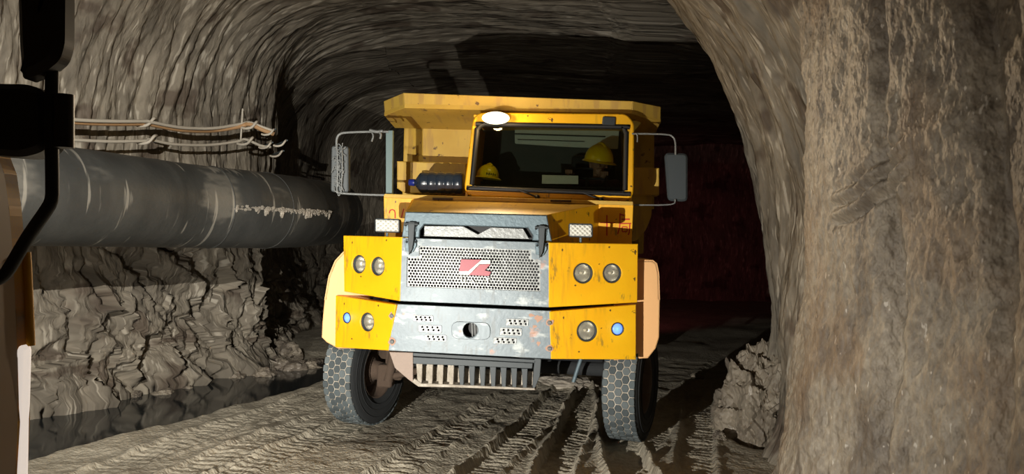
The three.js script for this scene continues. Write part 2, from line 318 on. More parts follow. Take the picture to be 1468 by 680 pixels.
function floorY(x, z) {
  let y = 0.05 * n3(x * 0.6, z * 0.6, 61) + 0.025 * n3(x * 2.1, z * 2.1, 63) + 0.012 * n3(x * 6, z * 6, 65) + 0.006 * n3(x * 18, z * 18, 67);
  for (const t of tracks) {
    const dx = x - t.p.x, dz = z - t.p.z, al = dx * t.u.x + dz * t.u.z; let la = dx * -t.u.z + dz * t.u.x;
    la += 0.05 * n3(al * 0.8 + t.s, 3, 71); const q = Math.abs(la) / t.w; if (q > 2.2) continue;
    const clod = 0.55 + 0.9 * Math.max(0, n3(al * 6 + t.s, la * 6, 73) + 0.35);
    const inn = ss(1.12, 0.92, q), fade = ss(5, 2.5, Math.abs(al));
    y += fade * (-t.depth * inn + t.berm * clod * Math.exp(-(((q - 1.22) / 0.2) ** 2)));
    const rib = 0.5 + 0.5 * Math.sin((al + 0.25 * Math.abs(la)) / 0.105 * Math.PI * 2 + 0.6 * n3(al, la * 4, 77));
    y += 1.5 * fade * t.rib * inn * (rib ** 1.5 - 0.4) * (0.7 + 0.6 * n3(al * 1.5, t.s, 79));
  }
  const dl = (x - ditch0.x) * -ditchU.z + (z - ditch0.z) * ditchU.x, da = (x - ditch0.x) * ditchU.x + (z - ditch0.z) * ditchU.z;
  y -= 0.16 * ss(0.85 + 0.12 * n3(da, 1, 81), 0.5, Math.abs(dl)) * ss(6.2, 4.6, da);
  y -= 0.22 * ss(0.42, 0.15, Math.hypot((x - pool.x) * 0.9, (z - pool.z) * 0.8) + 0.1 * n3(x * 4, z * 4, 83));
  y += 0.10 * Math.exp(-(((x - far.x) / 0.6) ** 2 + ((z - far.z) / 0.35) ** 2)) * (1 + 0.8 * n3(x * 6, z * 6, 85));
  for (const w of wheelAt) { const e = Math.exp(-(((x - w.x) / 0.28) ** 2 + ((z - w.z) / 0.28) ** 2)); y = mix(y, -0.015, e); }
  return y;
}
function axisOf(list) { const o = []; for (const [a, b, st] of list) for (let v = a; v < b - 1e-6; v += st) o.push(v); o.push(list[list.length - 1][1]); return o; }
const fx = axisOf([[-8.5, -4.8, 0.1], [-4.8, 2.8, 0.024], [2.8, 4, 0.08], [4, 14.5, 0.3]]), fz = axisOf([[-5, 4, 0.3], [4, 5.6, 0.06], [5.6, 9, 0.02], [9, 13, 0.045], [13, 28, 0.25]]);
structure(mesh('floor', gridGeo(fx.length - 1, fz.length - 1, (i, j) => { const x = fx[Math.round(i * (fx.length - 1))], z = -fz[Math.round(j * (fz.length - 1))]; return V(x, floorY(x, z), z); }, (i, j, p) => [p.x, p.z]), M.mud), 'muddy grey tunnel floor with ruts and tyre tread prints', 'floor');
const waterMat = new THREE.MeshPhysicalMaterial({ color: 0x2a2d2e, roughness: 0.08, metalness: 0, ior: 1.33, specularIntensity: 1 });
function pond(name, c, u, len, wid, y, label) {
  const sh = new THREE.Shape(); const N = 48; for (let k = 0; k < N; k++) { const a = k / N * Math.PI * 2; const x = Math.cos(a) * len, z = Math.sin(a) * wid; k ? sh.lineTo(x, z) : sh.moveTo(x, z); }
  const g = new THREE.ExtrudeGeometry(sh, { depth: 0.02, bevelEnabled: false }); g.rotateX(-Math.PI / 2); g.rotateY(-Math.atan2(u.z, u.x)); g.translate(c.x, y, c.z);
  return tag(mesh(name, g, waterMat), label, 'puddle');
}
pond('ditch_puddle', ditch0.clone().addScaledVector(ditchU, 1.2).add(V(-0.15, 0, 0)), ditchU, 5.2, 0.95, -0.09, 'long still puddle in the ditch at the foot of the rock wall');
pond('pothole_puddle', pool, V(1, 0, 0), 0.5, 0.5, -0.17, 'small dark puddle in a pothole beside the rock mound');

// rock mound by the right corner
{
  const c = V(2.72, 0, -8.15), g = lump(1, 0.22, 1.5, 4.4, V(0.5, 0.95, 0.7), 44), p = g.attributes.position;
  const k = []; for (let i = 0; i < p.count; i++) { const x = p.getX(i), y = p.getY(i), z = p.getZ(i), b = 0.12 * facets(x * 4 + z * 2, y * 4 - z, 31) + 0.07 * facets(x * 9 + z * 5, y * 9 - z * 3, 37) + 0.03 * facets(x * 20 + z * 9, y * 20 - z * 7, 39) + 0.05 * n3(x * 7, y * 7, z * 7) + 0.02 * n3(x * 18, y * 18, z * 18); const m = 1 + b; p.setXYZ(i, x * m, y * m, z * m); }
  g.computeVertexNormals(); const m = mesh('rock_mound', g, M.stone); m.position.set(c.x, 0, c.z);
  tag(m, 'pale broken rock mound heaped at the foot of the right corner', 'rock');
}
// loose stones
const stoneGeos = [0, 1, 2, 3].map(k => lump(1, 0.35, 1.6, k * 9.1, V(1, 0.7, 0.85), 5));
function stone(px, py, r, k, label, grp) { const p = G(px, py), m = mesh('loose_stone', stoneGeos[k % 4], M.stone); m.position.set(p.x, floorY(p.x, p.z) + r * 0.3, p.z); m.scale.setScalar(r); m.rotation.set(0, k * 1.7, 0); tag(m, label, 'stone', grp); }
{ const p = G(806, 556), m = mesh('lit_mud_slab', lump(1, 0.25, 2, 8, V(0.42, 0.11, 0.22), 12), M.paleMud); m.position.set(p.x, 0.04, p.z); tag(m, 'pale slab on the floor standing in for lit mud under the dump truck', 'rock'); }  // added slab, its pale colour stands in for lamplight on the mud
stone(1000, 541, 0.09, 0, 'pale lit stone lying behind the right front tyre'); stone(1031, 634, 0.07, 1, 'pointed clod of mud beside the pothole puddle');
[[1060, 596], [1072, 601], [1087, 606], [1108, 610], [1122, 600]].forEach(([x, y], k) => stone(x, y, 0.045 + 0.02 * (k % 3), k, 'small pale stone on the rim of the pothole puddle', 'stones rimming the pothole'));
[[390, 524], [402, 518], [417, 522], [430, 514], [444, 520], [412, 510], [452, 512], [380, 531]].forEach(([x, y], k) => stone(x, y, 0.13 + 0.06 * ((k * 7) % 3), k, 'dim broken rock in the heap past the ditch end', 'rock heap past the ditch'));
[[70, 582], [112, 578], [150, 566], [195, 560], [236, 556], [268, 548], [305, 540], [338, 533], [360, 530]].forEach(([x, y], k) => stone(x, y, 0.08 + 0.04 * ((k * 5) % 3), k, 'grey broken stone along the wall side of the ditch', 'stones along the ditch'));

// ================================================================ DUCT AND CABLES
{
  const duct = group('ventilation_duct', scene);
  tag(duct, 'fat dark grey ventilation duct running along the rock wall', 'duct');
  const path = new THREE.CatmullRomCurve3([W(-420, 250, 4.9), W(-120, 266, 5.7), W(100, 282, 6.7), W(250, 294, 7.8), W(400, 303, 9.05), W(478, 306, 10.9)], false, 'catmullrom', 0.5);
  const R = 0.43, fr = path.computeFrenetFrames(200), L = path.getLength();
  const g = gridGeo(72, 200, (i, j) => { const p = path.getPointAt(j), t = path.getTangentAt(j), up = V(0, 1, 0), sd = t.clone().cross(up).normalize(), u2 = sd.clone().cross(t).normalize(), a = i * Math.PI * 2; const r = R * (1 + 0.012 * n3(j * 12, Math.cos(a) * 1.4, Math.sin(a) * 1.4) + 0.01 * Math.exp(-(((((j * L) % 2.1) - 1) / 0.03) ** 2))); return p.addScaledVector(sd, Math.cos(a) * r).addScaledVector(u2, Math.sin(a) * r); }, (i, j) => [i * 2.2, j * L]);
  mesh('duct_tube', g, M.duct, duct);
  for (const j of [0.57, 0.68]) { const p = path.getPointAt(j), t = path.getTangentAt(j); const rg = new THREE.TorusGeometry(R + 0.002, 0.006, 6, 60); rg.applyQuaternion(new THREE.Quaternion().setFromUnitVectors(V(0, 0, 1), t)); rg.translate(p.x, p.y, p.z); mesh('seam_band', rg, M.duct, duct); }
  const cr = [];
  for (let k = 0; k < 260; k++) {
    const px = 210 + 150 * rnd(), d0 = mix(7.45, 8.65, (px - 210) / 150), s = 0.008 + 0.018 * rnd() ** 2, drip = rnd() < 0.12 ? 3 : 1;
    const j0 = mix(0.57, 0.79, (px - 210) / 150), p = path.getPointAt(j0), t = path.getTangentAt(j0), sd = t.clone().cross(V(0, 1, 0)).normalize(), a = 0.02 + 0.09 * (rnd() - 0.5) - 0.02 * drip;
    const q = p.addScaledVector(sd, Math.cos(a) * R).add(V(0, Math.sin(a) * R, 0));
    const l = stoneGeos[k % 4].clone(); l.scale(s, s * drip, s); l.rotateY(k); l.translate(q.x, q.y, q.z); cr.push(l);
  }
  const crust = mesh('mud_crust', flat(cr), M.paleMud, duct); crust.userData.kind = 'stuff'; crust.userData.label = 'pale dried mud spatter';
}
function wallHit(px, py, off) { for (let d = 3; d < 20; d += 0.02) { const p = W(px, py, d), l = xl(d), r = xr(d), a = (r - l) / 2, e = p.x < (l + r) / 2 ? NL : NR, k = Math.abs((p.x - (l + r) / 2) / a) ** e + ((Math.max(0, p.y) + SUNK) / (HT + SUNK)) ** e; if (k > 1) return W(px, py, Math.min(d - off, 10.1)); } return W(px, py, 12); }
{
  const wire = (pts, r, off, name, mat, label, cat, grp) => tag(mesh(name, tube(pts.map(([x, y]) => wallHit(x, y, off)), r, 8, 8), mat), label, cat, grp);
  wire([[60, 170], [110, 175], [160, 177], [208, 177], [216, 178], [260, 186], [305, 187], [345, 181], [358, 178], [376, 186], [392, 192]], 0.030, 0.85, 'power_cable', M.cable, 'thick tan power cable sagging between wall hooks above the duct', 'cable');
  wire([[60, 166], [110, 172], [160, 174], [208, 174], [216, 175], [260, 183], [305, 184], [345, 178], [358, 176], [378, 183], [392, 188]], 0.020, 0.93, 'power_cable', M.cableWhite, 'pale thinner cable strapped on top of the thick tan cable', 'cable');
  wire([[60, 198], [110, 201], [160, 203], [208, 202], [214, 200], [250, 207], [300, 208], [340, 203], [352, 200], [374, 209], [388, 211]], 0.018, 0.85, 'power_cable', M.cableWhite, 'lowest slim pale cable hanging under the thick tan cable', 'cable');
  [[212, 176], [213, 201], [360, 180], [354, 203], [386, 190], [382, 209], [403, 206], [398, 221]].forEach(([x, y], k) => {
    const a = wallHit(x, y, 0.86), h = group('cable_hook', scene), s = k < 4 ? 1 : 0.8;
    tag(h, ['thick hook holding the tan cable beside the duct\'s near end', 'small hook holding the slim cable under the tan cable', 'curved pale hook at the far sag of the tan cable', 'curved pale hook at the far sag of the slim cable'][k] || 'dim bare hook on the wall past the cable ends', 'hook', k > 3 ? 'bare hooks past the cable ends' : undefined);
    mesh('hook_curl', tube([V(-0.11, -0.035, 0.03), V(-0.05, -0.05, 0.06), V(0.03, -0.03, 0.06), V(0.075, 0.04, 0.03), V(0.06, 0.06, -0.06)].map(v => v.multiplyScalar(s).add(a)), 0.018 * s, 7, 5), M.cableWhite, h);
    mesh('hook_shank', bar(a.clone().add(V(0.06, 0.05, -0.05)), a.clone().add(V(-0.35, 0.08, -0.9)), 0.012, 7), M.steel, h);
  });
  const a = wallHit(348, 156, 0.72), b = wallHit(345, 202, 0.72), hb = group('cable_bracket', scene); tag(hb, 'upright pale bar carrying the far cable hooks', 'bracket');
  mesh('upright', bar(a, b, 0.012, 7), M.cableWhite, hb); mesh('pin', bar(a.clone().add(V(0, -0.02, 0)), a.clone().add(V(-0.25, 0, -0.8)), 0.014, 7), M.cableWhite, hb);
}

// ================================================================ THE PHOTOGRAPHER'S VEHICLE (its front corner shows at the left edge)
{
  const v = group('service_vehicle', scene); tag(v, 'dark front corner of a utility vehicle with mirror arm and lit headlamp', 'vehicle');
  const D = 1.6, pr = [[6, 221], [15, 226], [24, 250], [31, 300], [37, 370], [40, 440], [43, 510], [43, 600], [37, 760], [27, 1100]];
  const e = pr.map(([x, y]) => W(x, y, D)), base = 0.35;
  const cols = [0, 0.02, 0.1, 0.35, 0.7, 1];
  const sideG = gridGeo(24, 40, (i, j) => { const w = j * (e.length - 1), a = Math.min(e.length - 2, Math.floor(w)), p = e[a].clone().lerp(e[a + 1], w - a); p.y = Math.max(base, p.y); p.z += i * 1.5; p.x -= 0.10 * Math.sin(i * 1.2) * 0 + 0.0; return p; }, (i, j, p) => [p.z, p.y]);
  mesh('side_panel', sideG, std({ color: 0xa8937f, roughness: 0.55 }), v);
  const back = e.map(p => V(p.x, Math.max(base, p.y), p.z));
  const frontPoly = back.concat([V(-3.1, base, -D), V(-3.1, back[0].y, -D)]);
  mesh('front_panel', slab(frontPoly, 0.04, { want: V(0, 0, -1), bevel: 0 }), std({ color: 0xd9a024, roughness: 0.5 }), v);
  const edge = (y0, y1, r, off) => { const l = []; for (let k = 0; k <= 10; k++) { const y = mix(y0, y1, k / 10); let a = 0; while (a < pr.length - 2 && pr[a + 1][1] < y) a++; const x = mix(pr[a][0], pr[a + 1][0], (y - pr[a][1]) / (pr[a + 1][1] - pr[a][1])); l.push(W(x + off, y, D)); } return tube(l, r, 8, 3); };
  mesh('corner_trim', edge(362, 496, 0.012, -1), std({ color: 0xe0a21c, roughness: 0.45 }), v);
  const glowing = std({ color: 0xf5ead8, roughness: 0.3, emissive: lin(1, 0.88, 0.78), emissiveIntensity: 0.62 });
  const h = group('headlamp', v); h.userData.label = 'lit wraparound headlamp';
  mesh('housing', box(0.98, 0.94, 0.06, -1.48, 1.21, -1.575, 0.02), M.black, h);
  mesh('lens', box(0.94, 0.90, 0.055, -1.455, 1.235, -1.582, 0.018), glowing, h);
  mesh('roof', box(1.6, 0.06, 2.6, -2.35, 2.72, 0.0, 0.03), std({ color: 0xd9a024, roughness: 0.5 }), v);
  for (const x of [-3.05, -1.65]) mesh('roof_post', bar(V(x, 2.0, -1.5), V(x, 2.72, -1.15), 0.035), M.black, v);
  const r = group('unseen_roof_lamp', v); mesh('bracket', bar(V(LAMP_R.x, 2.72, -1.2), V(LAMP_R.x, 2.95, -1.22), 0.02), M.black, r);  // lamp out of view, source of the high light on the left wall
  mesh('housing', box(0.2, 0.16, 0.10, LAMP_R.x, LAMP_R.y, -1.23, 0.02), M.black, r); mesh('lens', box(0.17, 0.13, 0.02, LAMP_R.x, LAMP_R.y, -1.29, 0.008), glowing, r);
  const px = (x, y, d = 1.5) => W(x, y, d);
  mesh('mirror_arm', tube([px(-14, 404), px(2, 398), px(14, 384), px(40, 340), px(66, 302), px(74, 286), px(75, 262), px(74, 180), px(75, 90), px(76, 30), px(76, -60)], 0.0125, 10, 6), M.black, v);
  mesh('mirror_clamp', slab([[-40, 118], [36, 119], [62, 130], [64, 214], [30, 225], [-40, 219]].map(([x, y]) => px(x, y)), 0.08, { round: 0.02, bevel: 0.012 }), std({ color: 0x171412, roughness: 0.5 }), v);
  mesh('clamp_knuckle', bar(px(92, 136), px(92, 212), 0.018, 20), std({ color: 0x1b1613, roughness: 0.5 }), v);
  mesh('mirror_housing', slab([[18, -80], [88, -80], [87, 60], [80, 84], [60, 100], [30, 112], [26, 108], [22, 60]].map(([x, y]) => px(x, y, 1.46)), 0.06, { round: 0.012, bevel: 0.014 }), std({ color: 0x201a16, roughness: 0.4 }), v);
}

// ================================================================ THE DUMP TRUCK
scene.add(truck); taken['dump_truck'] = 0;
tag(truck, 'battered yellow mine dump truck with grey bumper and perforated grille', 'truck');
const part = (name, geo, mat, parent = truck) => mesh(name, geo, mat, parent);

// --- bumper
const Z0 = 0;
{
  const padsL = [[[592, 452], [621, 453], [621, 462], [592, 461]], [[600, 466], [633, 467], [633, 478], [600, 476]], [[609, 480], [640, 481], [640, 490], [609, 489]]];
  const padsR = [[[726, 457], [758, 458], [757, 468], [725, 467]], [[717, 470], [748, 471], [748, 482], [716, 481]], [[708, 484], [741, 485], [740, 494], [707, 493]]];
  const holes = [...padsL, ...padsR].map(q => { const c = q.reduce((a, p) => [a[0] + p[0] / 4, a[1] + p[1] / 4], [0, 0]); return q.map(([x, y]) => T(mix(x, c[0], 0.12), mix(y, c[1], 0.15), Z0)); });
  const bp = part('bumper_plate', slab(quad([[566, 436], [790, 446], [790, 515], [557, 503]], Z0), 0.03, { holes: [{ c: T(674, 473, Z0), r: 0.068 }, ...holes] }), M.grey);
  bp.userData.label = 'grey centre bumper plate with rust spots';
  for (const q of [...padsL, ...padsR]) {
    const c = q.reduce((a, p) => [a[0] + p[0] / 4, a[1] + p[1] / 4], [0, 0]), hs = [];
    for (let r = 0; r < 2; r++) for (let k = 0; k < 4; k++) hs.push({ c: T(mix(q[0][0], q[1][0], 0.16 + 0.22 * k + 0.05 * r), mix(q[0][1], q[3][1], 0.3 + 0.4 * r) + k * 0.3, Z0 + 0.008), r: 0.0085 });
    part('vent_pad', slab(q.map(([x, y]) => T(x, y, Z0 + 0.008)), 0.012, { holes: hs, round: 0.01, bevel: 0.002, seg: 6 }), M.silver, bp);
  }
  part('tow_plate', slab(quad([[647, 461], [703, 463], [703, 488], [647, 486]], Z0 + 0.01), 0.014, { round: 0.09, bevel: 0.004, holes: [{ c: T(674.5, 474, Z0 + 0.01), r: 0.068 }] }), M.grey, bp);
  part('tow_pin', flat([bar(T(676, 452, -0.07), T(678, 496, -0.07), 0.008), bar(T(680, 452, -0.07), T(682, 496, -0.07), 0.008), bar(T(684, 452, -0.07), T(686, 496, -0.07), 0.008)]), M.silver, bp);
  part('bumper_backing', slab(quad([[580, 445], [780, 452], [780, 508], [580, 500]], -0.14), 0.02), M.black, bp);
  for (const [x, y] of [[562, 453], [562, 490], [788, 463], [788, 500]]) {
    const c = T(x, y, 0.004);
    const rs = []; for (let k = 0; k < 12; k++) { const a = -k / 12 * 6.283, r = 0.034 * (1 + 0.5 * n3(k, x, y)); rs.push(c.clone().add(V(Math.cos(a) * r, Math.sin(a) * r, 0))); }
    part('rust_stain', slab(rs, 0.003, { bevel: 0 }), M.rustPaint, bp);
    part('bolt', turned([[0.001, 0.022], [0.014, 0.02], [0.02, 0.01], [0.022, -0.004]], 12, c, V(0, 0, 1)), M.silver, bp);
  }
  for (const [x, y, w, h] of [[772, 457, 9, 9], [766, 468, 4, 3], [772, 493, 4, 6], [762, 452, 5, 3], [764, 478, 5, 1.5]]) { const l = []; for (let k = 0; k < 10; k++) { const a = -k / 10 * 6.283, r = 1 + 0.9 * n3(k * 1.7, x, 3); l.push(T(x + Math.cos(a) * w * 0.7 * r, y - Math.sin(a) * h * 0.7 * r, 0.002)); } part('rust_stain', slab(l, 0.002, { bevel: 0 }), M.rustPaint, bp); }
}
const bezelMat = M.darkSteel;
function headlamp(c, n, r, parent, tone = M.chrome) {
  const h = group('headlamp', parent), u = n.clone().normalize();
  mesh('reflector', turned([[0.004, -0.085], [r * 0.35, -0.078], [r * 0.7, -0.058], [r * 0.95, -0.022], [r, -0.012]], 28, c, u), tone, h);
  mesh('bezel', turned([[r * 0.93, -0.02], [r * 0.98, 0.0], [r * 1.06, 0.004], [r * 1.14, -0.002], [r * 1.14, -0.05], [r * 0.98, -0.05], [r * 0.93, -0.02]], 28, c, u), bezelMat, h);
  mesh('bulb', turned([[0.001, 0.03], [0.012, 0.024], [0.015, 0], [0.012, -0.02]], 12, c.clone().addScaledVector(u, -0.06), u), M.cream, h);
  mesh('glass', turned([[0.001, 0.002], [r * 0.5, -0.002], [r * 0.8, -0.010], [r * 0.96, -0.018]], 28, c, u), M.lampGlass, h);
  return h;
}
function marker(c, n, r, parent) {
  const h = group('blue_marker_lamp', parent), u = n.clone().normalize();
  mesh('socket', turned([[r * 0.95, -0.02], [r, 0.006], [r * 1.12, 0.008], [r * 1.18, 0], [r * 1.18, -0.02]], 20, c, u), M.darkSteel, h);
  mesh('lens', turned([[0.001, 0.012], [r * 0.6, 0.008], [r * 0.95, -0.004]], 20, c, u), std({ color: 0x6a8cff, roughness: 0.3, emissive: lin(0.16, 0.32, 1.0), emissiveIntensity: 0.9 }), h);
  const p = new THREE.PointLight(lin(0.2, 0.4, 1), 0.015, 0, 2); p.position.copy(c).addScaledVector(u, 0.05); p.castShadow = true; p.name = 'marker_glow'; h.add(p);
}
// --- yellow side panels, swept back
const pLU = plane(T(574, 380, 0).x, -0.01, -31), pLL = plane(T(562, 470, 0).x, 0.006, -31), pRU = plane(T(788, 390, 0).x, -0.01, 18), pRL = plane(T(789, 480, 0).x, 0.006, 18);
{
  const mk = (name, q, pl, lamps, marks, label) => {
    const holes = lamps.map(([x, y, r]) => ({ c: T(x, y, pl), r: r * 1.12 })).concat(marks.map(([x, y, r]) => ({ c: T(x, y, pl), r: r * 1.12 })));
    const m = part(name, slab(quad(q, pl), 0.10, { holes, bevel: 0.006 }), M.yellow); m.userData.label = label;
    for (const [x, y, r] of lamps) headlamp(T(x, y, pl).addScaledVector(pl.n, -0.012), pl.n, r, m);
    for (const [x, y, r] of marks) marker(T(x, y, pl).addScaledVector(pl.n, -0.004), pl.n, r, m);
    return m;
  };
  mk('headlamp_panel', [[492, 338], [576, 340], [573, 432], [493, 418]], pLU, [[514, 379, 0.078], [541, 382, 0.078]], [], 'bright yellow panel with two headlamps');
  mk('headlamp_panel', [[787, 348], [915, 350], [914, 434], [787, 441]], pRU, [[836.5, 392, 0.083], [878, 392, 0.08]], [], 'streaked yellow panel with two headlamps');
  mk('bumper_panel', [[481, 424], [567, 437], [557, 503], [480, 498]], pLL, [[526, 462, 0.078]], [[497, 456, 0.045]], 'yellow bumper end with fog lamp and blue marker');
  mk('bumper_panel', [[788, 447], [912, 437], [912, 516], [790, 515]], pRL, [[842, 475, 0.086]], [[885.5, 472, 0.052]], 'yellow bumper end with fog lamp and blue marker');
}
// --- grille
{
  const zg = -0.015, op = [[600, 352], [762, 358], [763, 371], [776, 373], [775, 419], [582, 412], [583, 368], [600, 367]];
  const gf = part('grille_frame', slab(quad([[576, 341], [789, 348], [787, 441], [573, 432]], zg), 0.05, { holes: [quad(op, zg)] }), M.grey);
  const hs = [], f = T(679, 386, zg - 0.02), inside = (x, y) => { let c = false; for (let i = 0, j = op.length - 1; i < op.length; j = i++) { const [xi, yi] = op[i], [xj, yj] = op[j]; if ((yi > y) !== (yj > y) && x < (xj - xi) * (y - yi) / (yj - yi) + xi) c = !c; } return c; };
  for (let r = 0; r < 19; r++) for (let k = 0; k < 56; k++) { const x = 578 + k * 4.35 + (r % 2) * 2.17 * 1, y = 347 + r * 4.1 + (x - 578) * 0.034; if (inside(x - 2.5, y - 2.2) && inside(x + 2.5, y + 2.2) && inside(x + 2.5, y - 2.2) && inside(x - 2.5, y + 2.2)) hs.push({ c: T(x, y, zg - 0.02), r: 0.0108 }); }
  const sh = slab(quad([[577, 346], [782, 353], [781, 424], [577, 417]], zg - 0.02), 0.006, { holes: hs, bevel: 0, seg: 4 });
  part('grille_mesh', sh, M.silver, gf);
  part('radiator', slab(quad([[578, 345], [784, 350], [783, 428], [578, 420]], -0.28), 0.05), M.black, gf);
  // emblem
  const ze = zg + 0.012, em = group('emblem', gf); em.userData.label = 'red and cream maker emblem';
  mesh('red_field', slab(quad([[661, 372], [690, 372.5], [672, 389], [658, 389.5]], ze), 0.014, { bevel: 0.001 }), M.red, em);
  mesh('red_field', slab(quad([[688, 379.5], [703, 379], [695, 388], [704, 390], [701, 396], [672, 394.5]], ze), 0.014, { bevel: 0.001 }), M.red, em);
  mesh('cream_stripe', slab(quad([[690, 373], [703, 373], [703, 378.5], [687, 379], [672, 394.5], [658, 394], [659, 389], [671.5, 389]], ze + 0.006), 0.02, { bevel: 0.001 }), M.cream, em);
  const mk = (a) => slab(quad(a, ze), 0.006, { bevel: 0 });
  mesh('letter', flat([mk([[696, 399], [702, 399], [702, 400], [696, 400]]), mk([[698, 399.5], [700, 399.5], [700, 406.5], [698, 406.5]]), mk([[695.5, 406], [702.5, 406], [702.5, 407], [695.5, 407]])]), M.cream, em);
  mesh('letter', flat([mk([[661, 398], [662.2, 398], [662.2, 405], [661, 405]]), mk([[666, 398], [667.2, 398], [667.2, 405], [666, 405]]), mk([[661, 404.5], [667.2, 404.5], [667.2, 405.5], [661, 405.5]])]), M.cream, em);
  mesh('letter', flat([mk([[677, 402], [678.2, 402], [676, 406], [674.8, 406]]), mk([[677, 402], [678.2, 402], [681, 406], [679.8, 406]])]), M.cream, em);
}
// --- hood
{
  const zh = 0.0;
  const hood = group('hood', truck); hood.userData.label = 'worn tapering hood with grey nose band';
  const nose = [[581, 304], [784, 309], [791, 346], [763, 345], [764, 338], [757, 327], [608, 322], [602, 330], [601, 341], [576, 340], [579, 318]];
  mesh('nose_band', slab(quad(nose, zh), 0.05, { bevel: 0.008 }), M.steel, hood);
  const A = T(582, 303, zh - 0.035), B = T(784, 308, zh - 0.035), C = T(858, 293.5, -0.95), D = T(590, 286.5, -0.95);
  const skin = (pts, want) => slab(pts, 0.025, { want, bevel: 0.003 });
  mesh('hood_top', skin([A, B, C, D], V(0, 1, 0)), M.paleYellow, hood);
  const Bl = B.clone().setY(B.y - 0.42), Cl = C.clone().setY(C.y - 0.5), Al = A.clone().setY(A.y - 0.42), Dl = D.clone().setY(D.y - 0.5);
  mesh('hood_side', skin([B, C, Cl, Bl], V(1, 0, 0)), M.yellow, hood);
  mesh('hood_side', skin([A, D, Dl, Al], V(-1, 0, 0)), M.yellow, hood);
  mesh('intake_panel', slab(quad([[608, 324], [664, 324.5], [685, 336], [704, 326], [750, 328], [759, 343], [608, 339]], zh - 0.06), 0.01), M.silver, hood);
  mesh('intake_backing', slab(quad([[585, 312], [782, 316], [782, 352], [585, 348]], zh - 0.13), 0.02), M.black, hood);
  for (const [x, y] of [[589, 318], [776, 323]]) {
    const l = group('hood_latch', hood); l.userData.label = 'grey toggle latch';
    mesh('latch_plate', slab(quad([[x - 9, y + 1], [x + 9, y + 1.5], [x + 8, y + 15], [x - 8, y + 14]], 0.012), 0.014, { round: 0.01 }), M.steel, l);
    mesh('latch_catch', slab(quad([[x - 9, y + 26], [x + 8, y + 26], [x + 8, y + 35], [x + 3, y + 44], [x - 8, y + 42]], 0.012), 0.03, { round: 0.01 }), M.steel, l);
    mesh('latch_lever', slab(quad([[x - 4, y], [x + 6, y + 0.5], [x + 4, y + 28], [x + 2, y + 40], [x - 3, y + 48], [x - 4, y + 26]], 0.05), 0.035, { round: 0.01, bevel: 0.005 }), M.darkSteel, l);
    for (const [ox, oy] of [[-7.5, 5], [7.5, 5], [-6, 29], [6.5, 29]]) mesh('latch_bolt', turned([[0.001, 0.012], [0.009, 0.010], [0.012, 0]], 8, T(x + ox, y + oy, 0.014), V(0, 0, 1)), M.darkSteel, l);
    mesh('latch_pin', bar(T(x - 9, y + 3, 0.04), T(x + 10, y + 3.5, 0.04), 0.012, 10), M.darkSteel, l);
  }
}
// --- cowl and deck
{
  const zc = -0.96;
  const cw = part('cowl_panel', slab(quad([[550, 280], [592, 281], [860, 289], [908, 291], [905, 372], [552, 366]], zc), 0.05), M.yellow);
  cw.userData.label = 'yellow cowl with red brushed characters';
  const st = (pts, w) => { const gs = []; for (let k = 0; k + 1 < pts.length; k++) { const [a, b] = [pts[k], pts[k + 1]], dx = b[0] - a[0], dy = b[1] - a[1], l = Math.hypot(dx, dy), nx = -dy / l * w / 2, ny = dx / l * w / 2; gs.push(slab(quad([[a[0] + nx, a[1] + ny], [b[0] + nx, b[1] + ny], [b[0] - nx, b[1] - ny], [a[0] - nx, a[1] - ny]], zc + 0.002), 0.003, { bevel: 0 })); } return gs; };
  part('painted_character', flat([...st([[560, 318.5], [863, 318.5]].length ? [[860.5, 319.5], [882, 319.5]] : [], 1.5), ...st([[870, 308.5], [870, 338]], 1.8)]), M.redPaint, cw);
  part('painted_character', flat([...st([[889, 306], [888.5, 325], [885.5, 336]], 1.7), ...st([[889, 307.5], [895, 309]], 2), ...st([[891, 314.5], [903, 314.5]], 2), ...st([[889, 320.5], [905, 320.5]], 1.7), ...st([[892, 325.5], [892, 332.5], [899, 332], [899, 325.5], [892, 325.5]], 1.5), ...st([[903, 321], [902, 334], [900.5, 337]], 1.8)]), M.redPaint, cw);
  part('painted_character', flat(st([[558, 306], [559, 302], [562, 300.5], [565.5, 302], [566.5, 306], [566.5, 313]], 1.7)), M.redPaint, cw);
  part('painted_character', flat(st([[579, 299.5], [577, 306], [575.5, 312]], 1.7)), M.redPaint, cw);
  const a = T(552, 280, zc), b = T(907, 291, zc), y = (a.y + b.y) / 2;
  const deck = part('deck', slab([V(a.x, a.y + 0.012, zc + 0.03), V(b.x, b.y + 0.012, zc + 0.03), V(b.x, b.y + 0.03, -2.2), V(a.x, a.y + 0.03, -2.2)], 0.04, { want: V(0, 1, 0) }), M.paleYellow);
  for (const [x0, x1, yy] of [[620, 649, 285.5], [789, 819, 288.5]]) part('hinge', slab(quad([[x0, yy - 2], [x1, yy - 1.4], [x1, yy + 1.6], [x0, yy + 1]], zc + 0.05), 0.02, { bevel: 0.003 }), M.rust, deck);
}
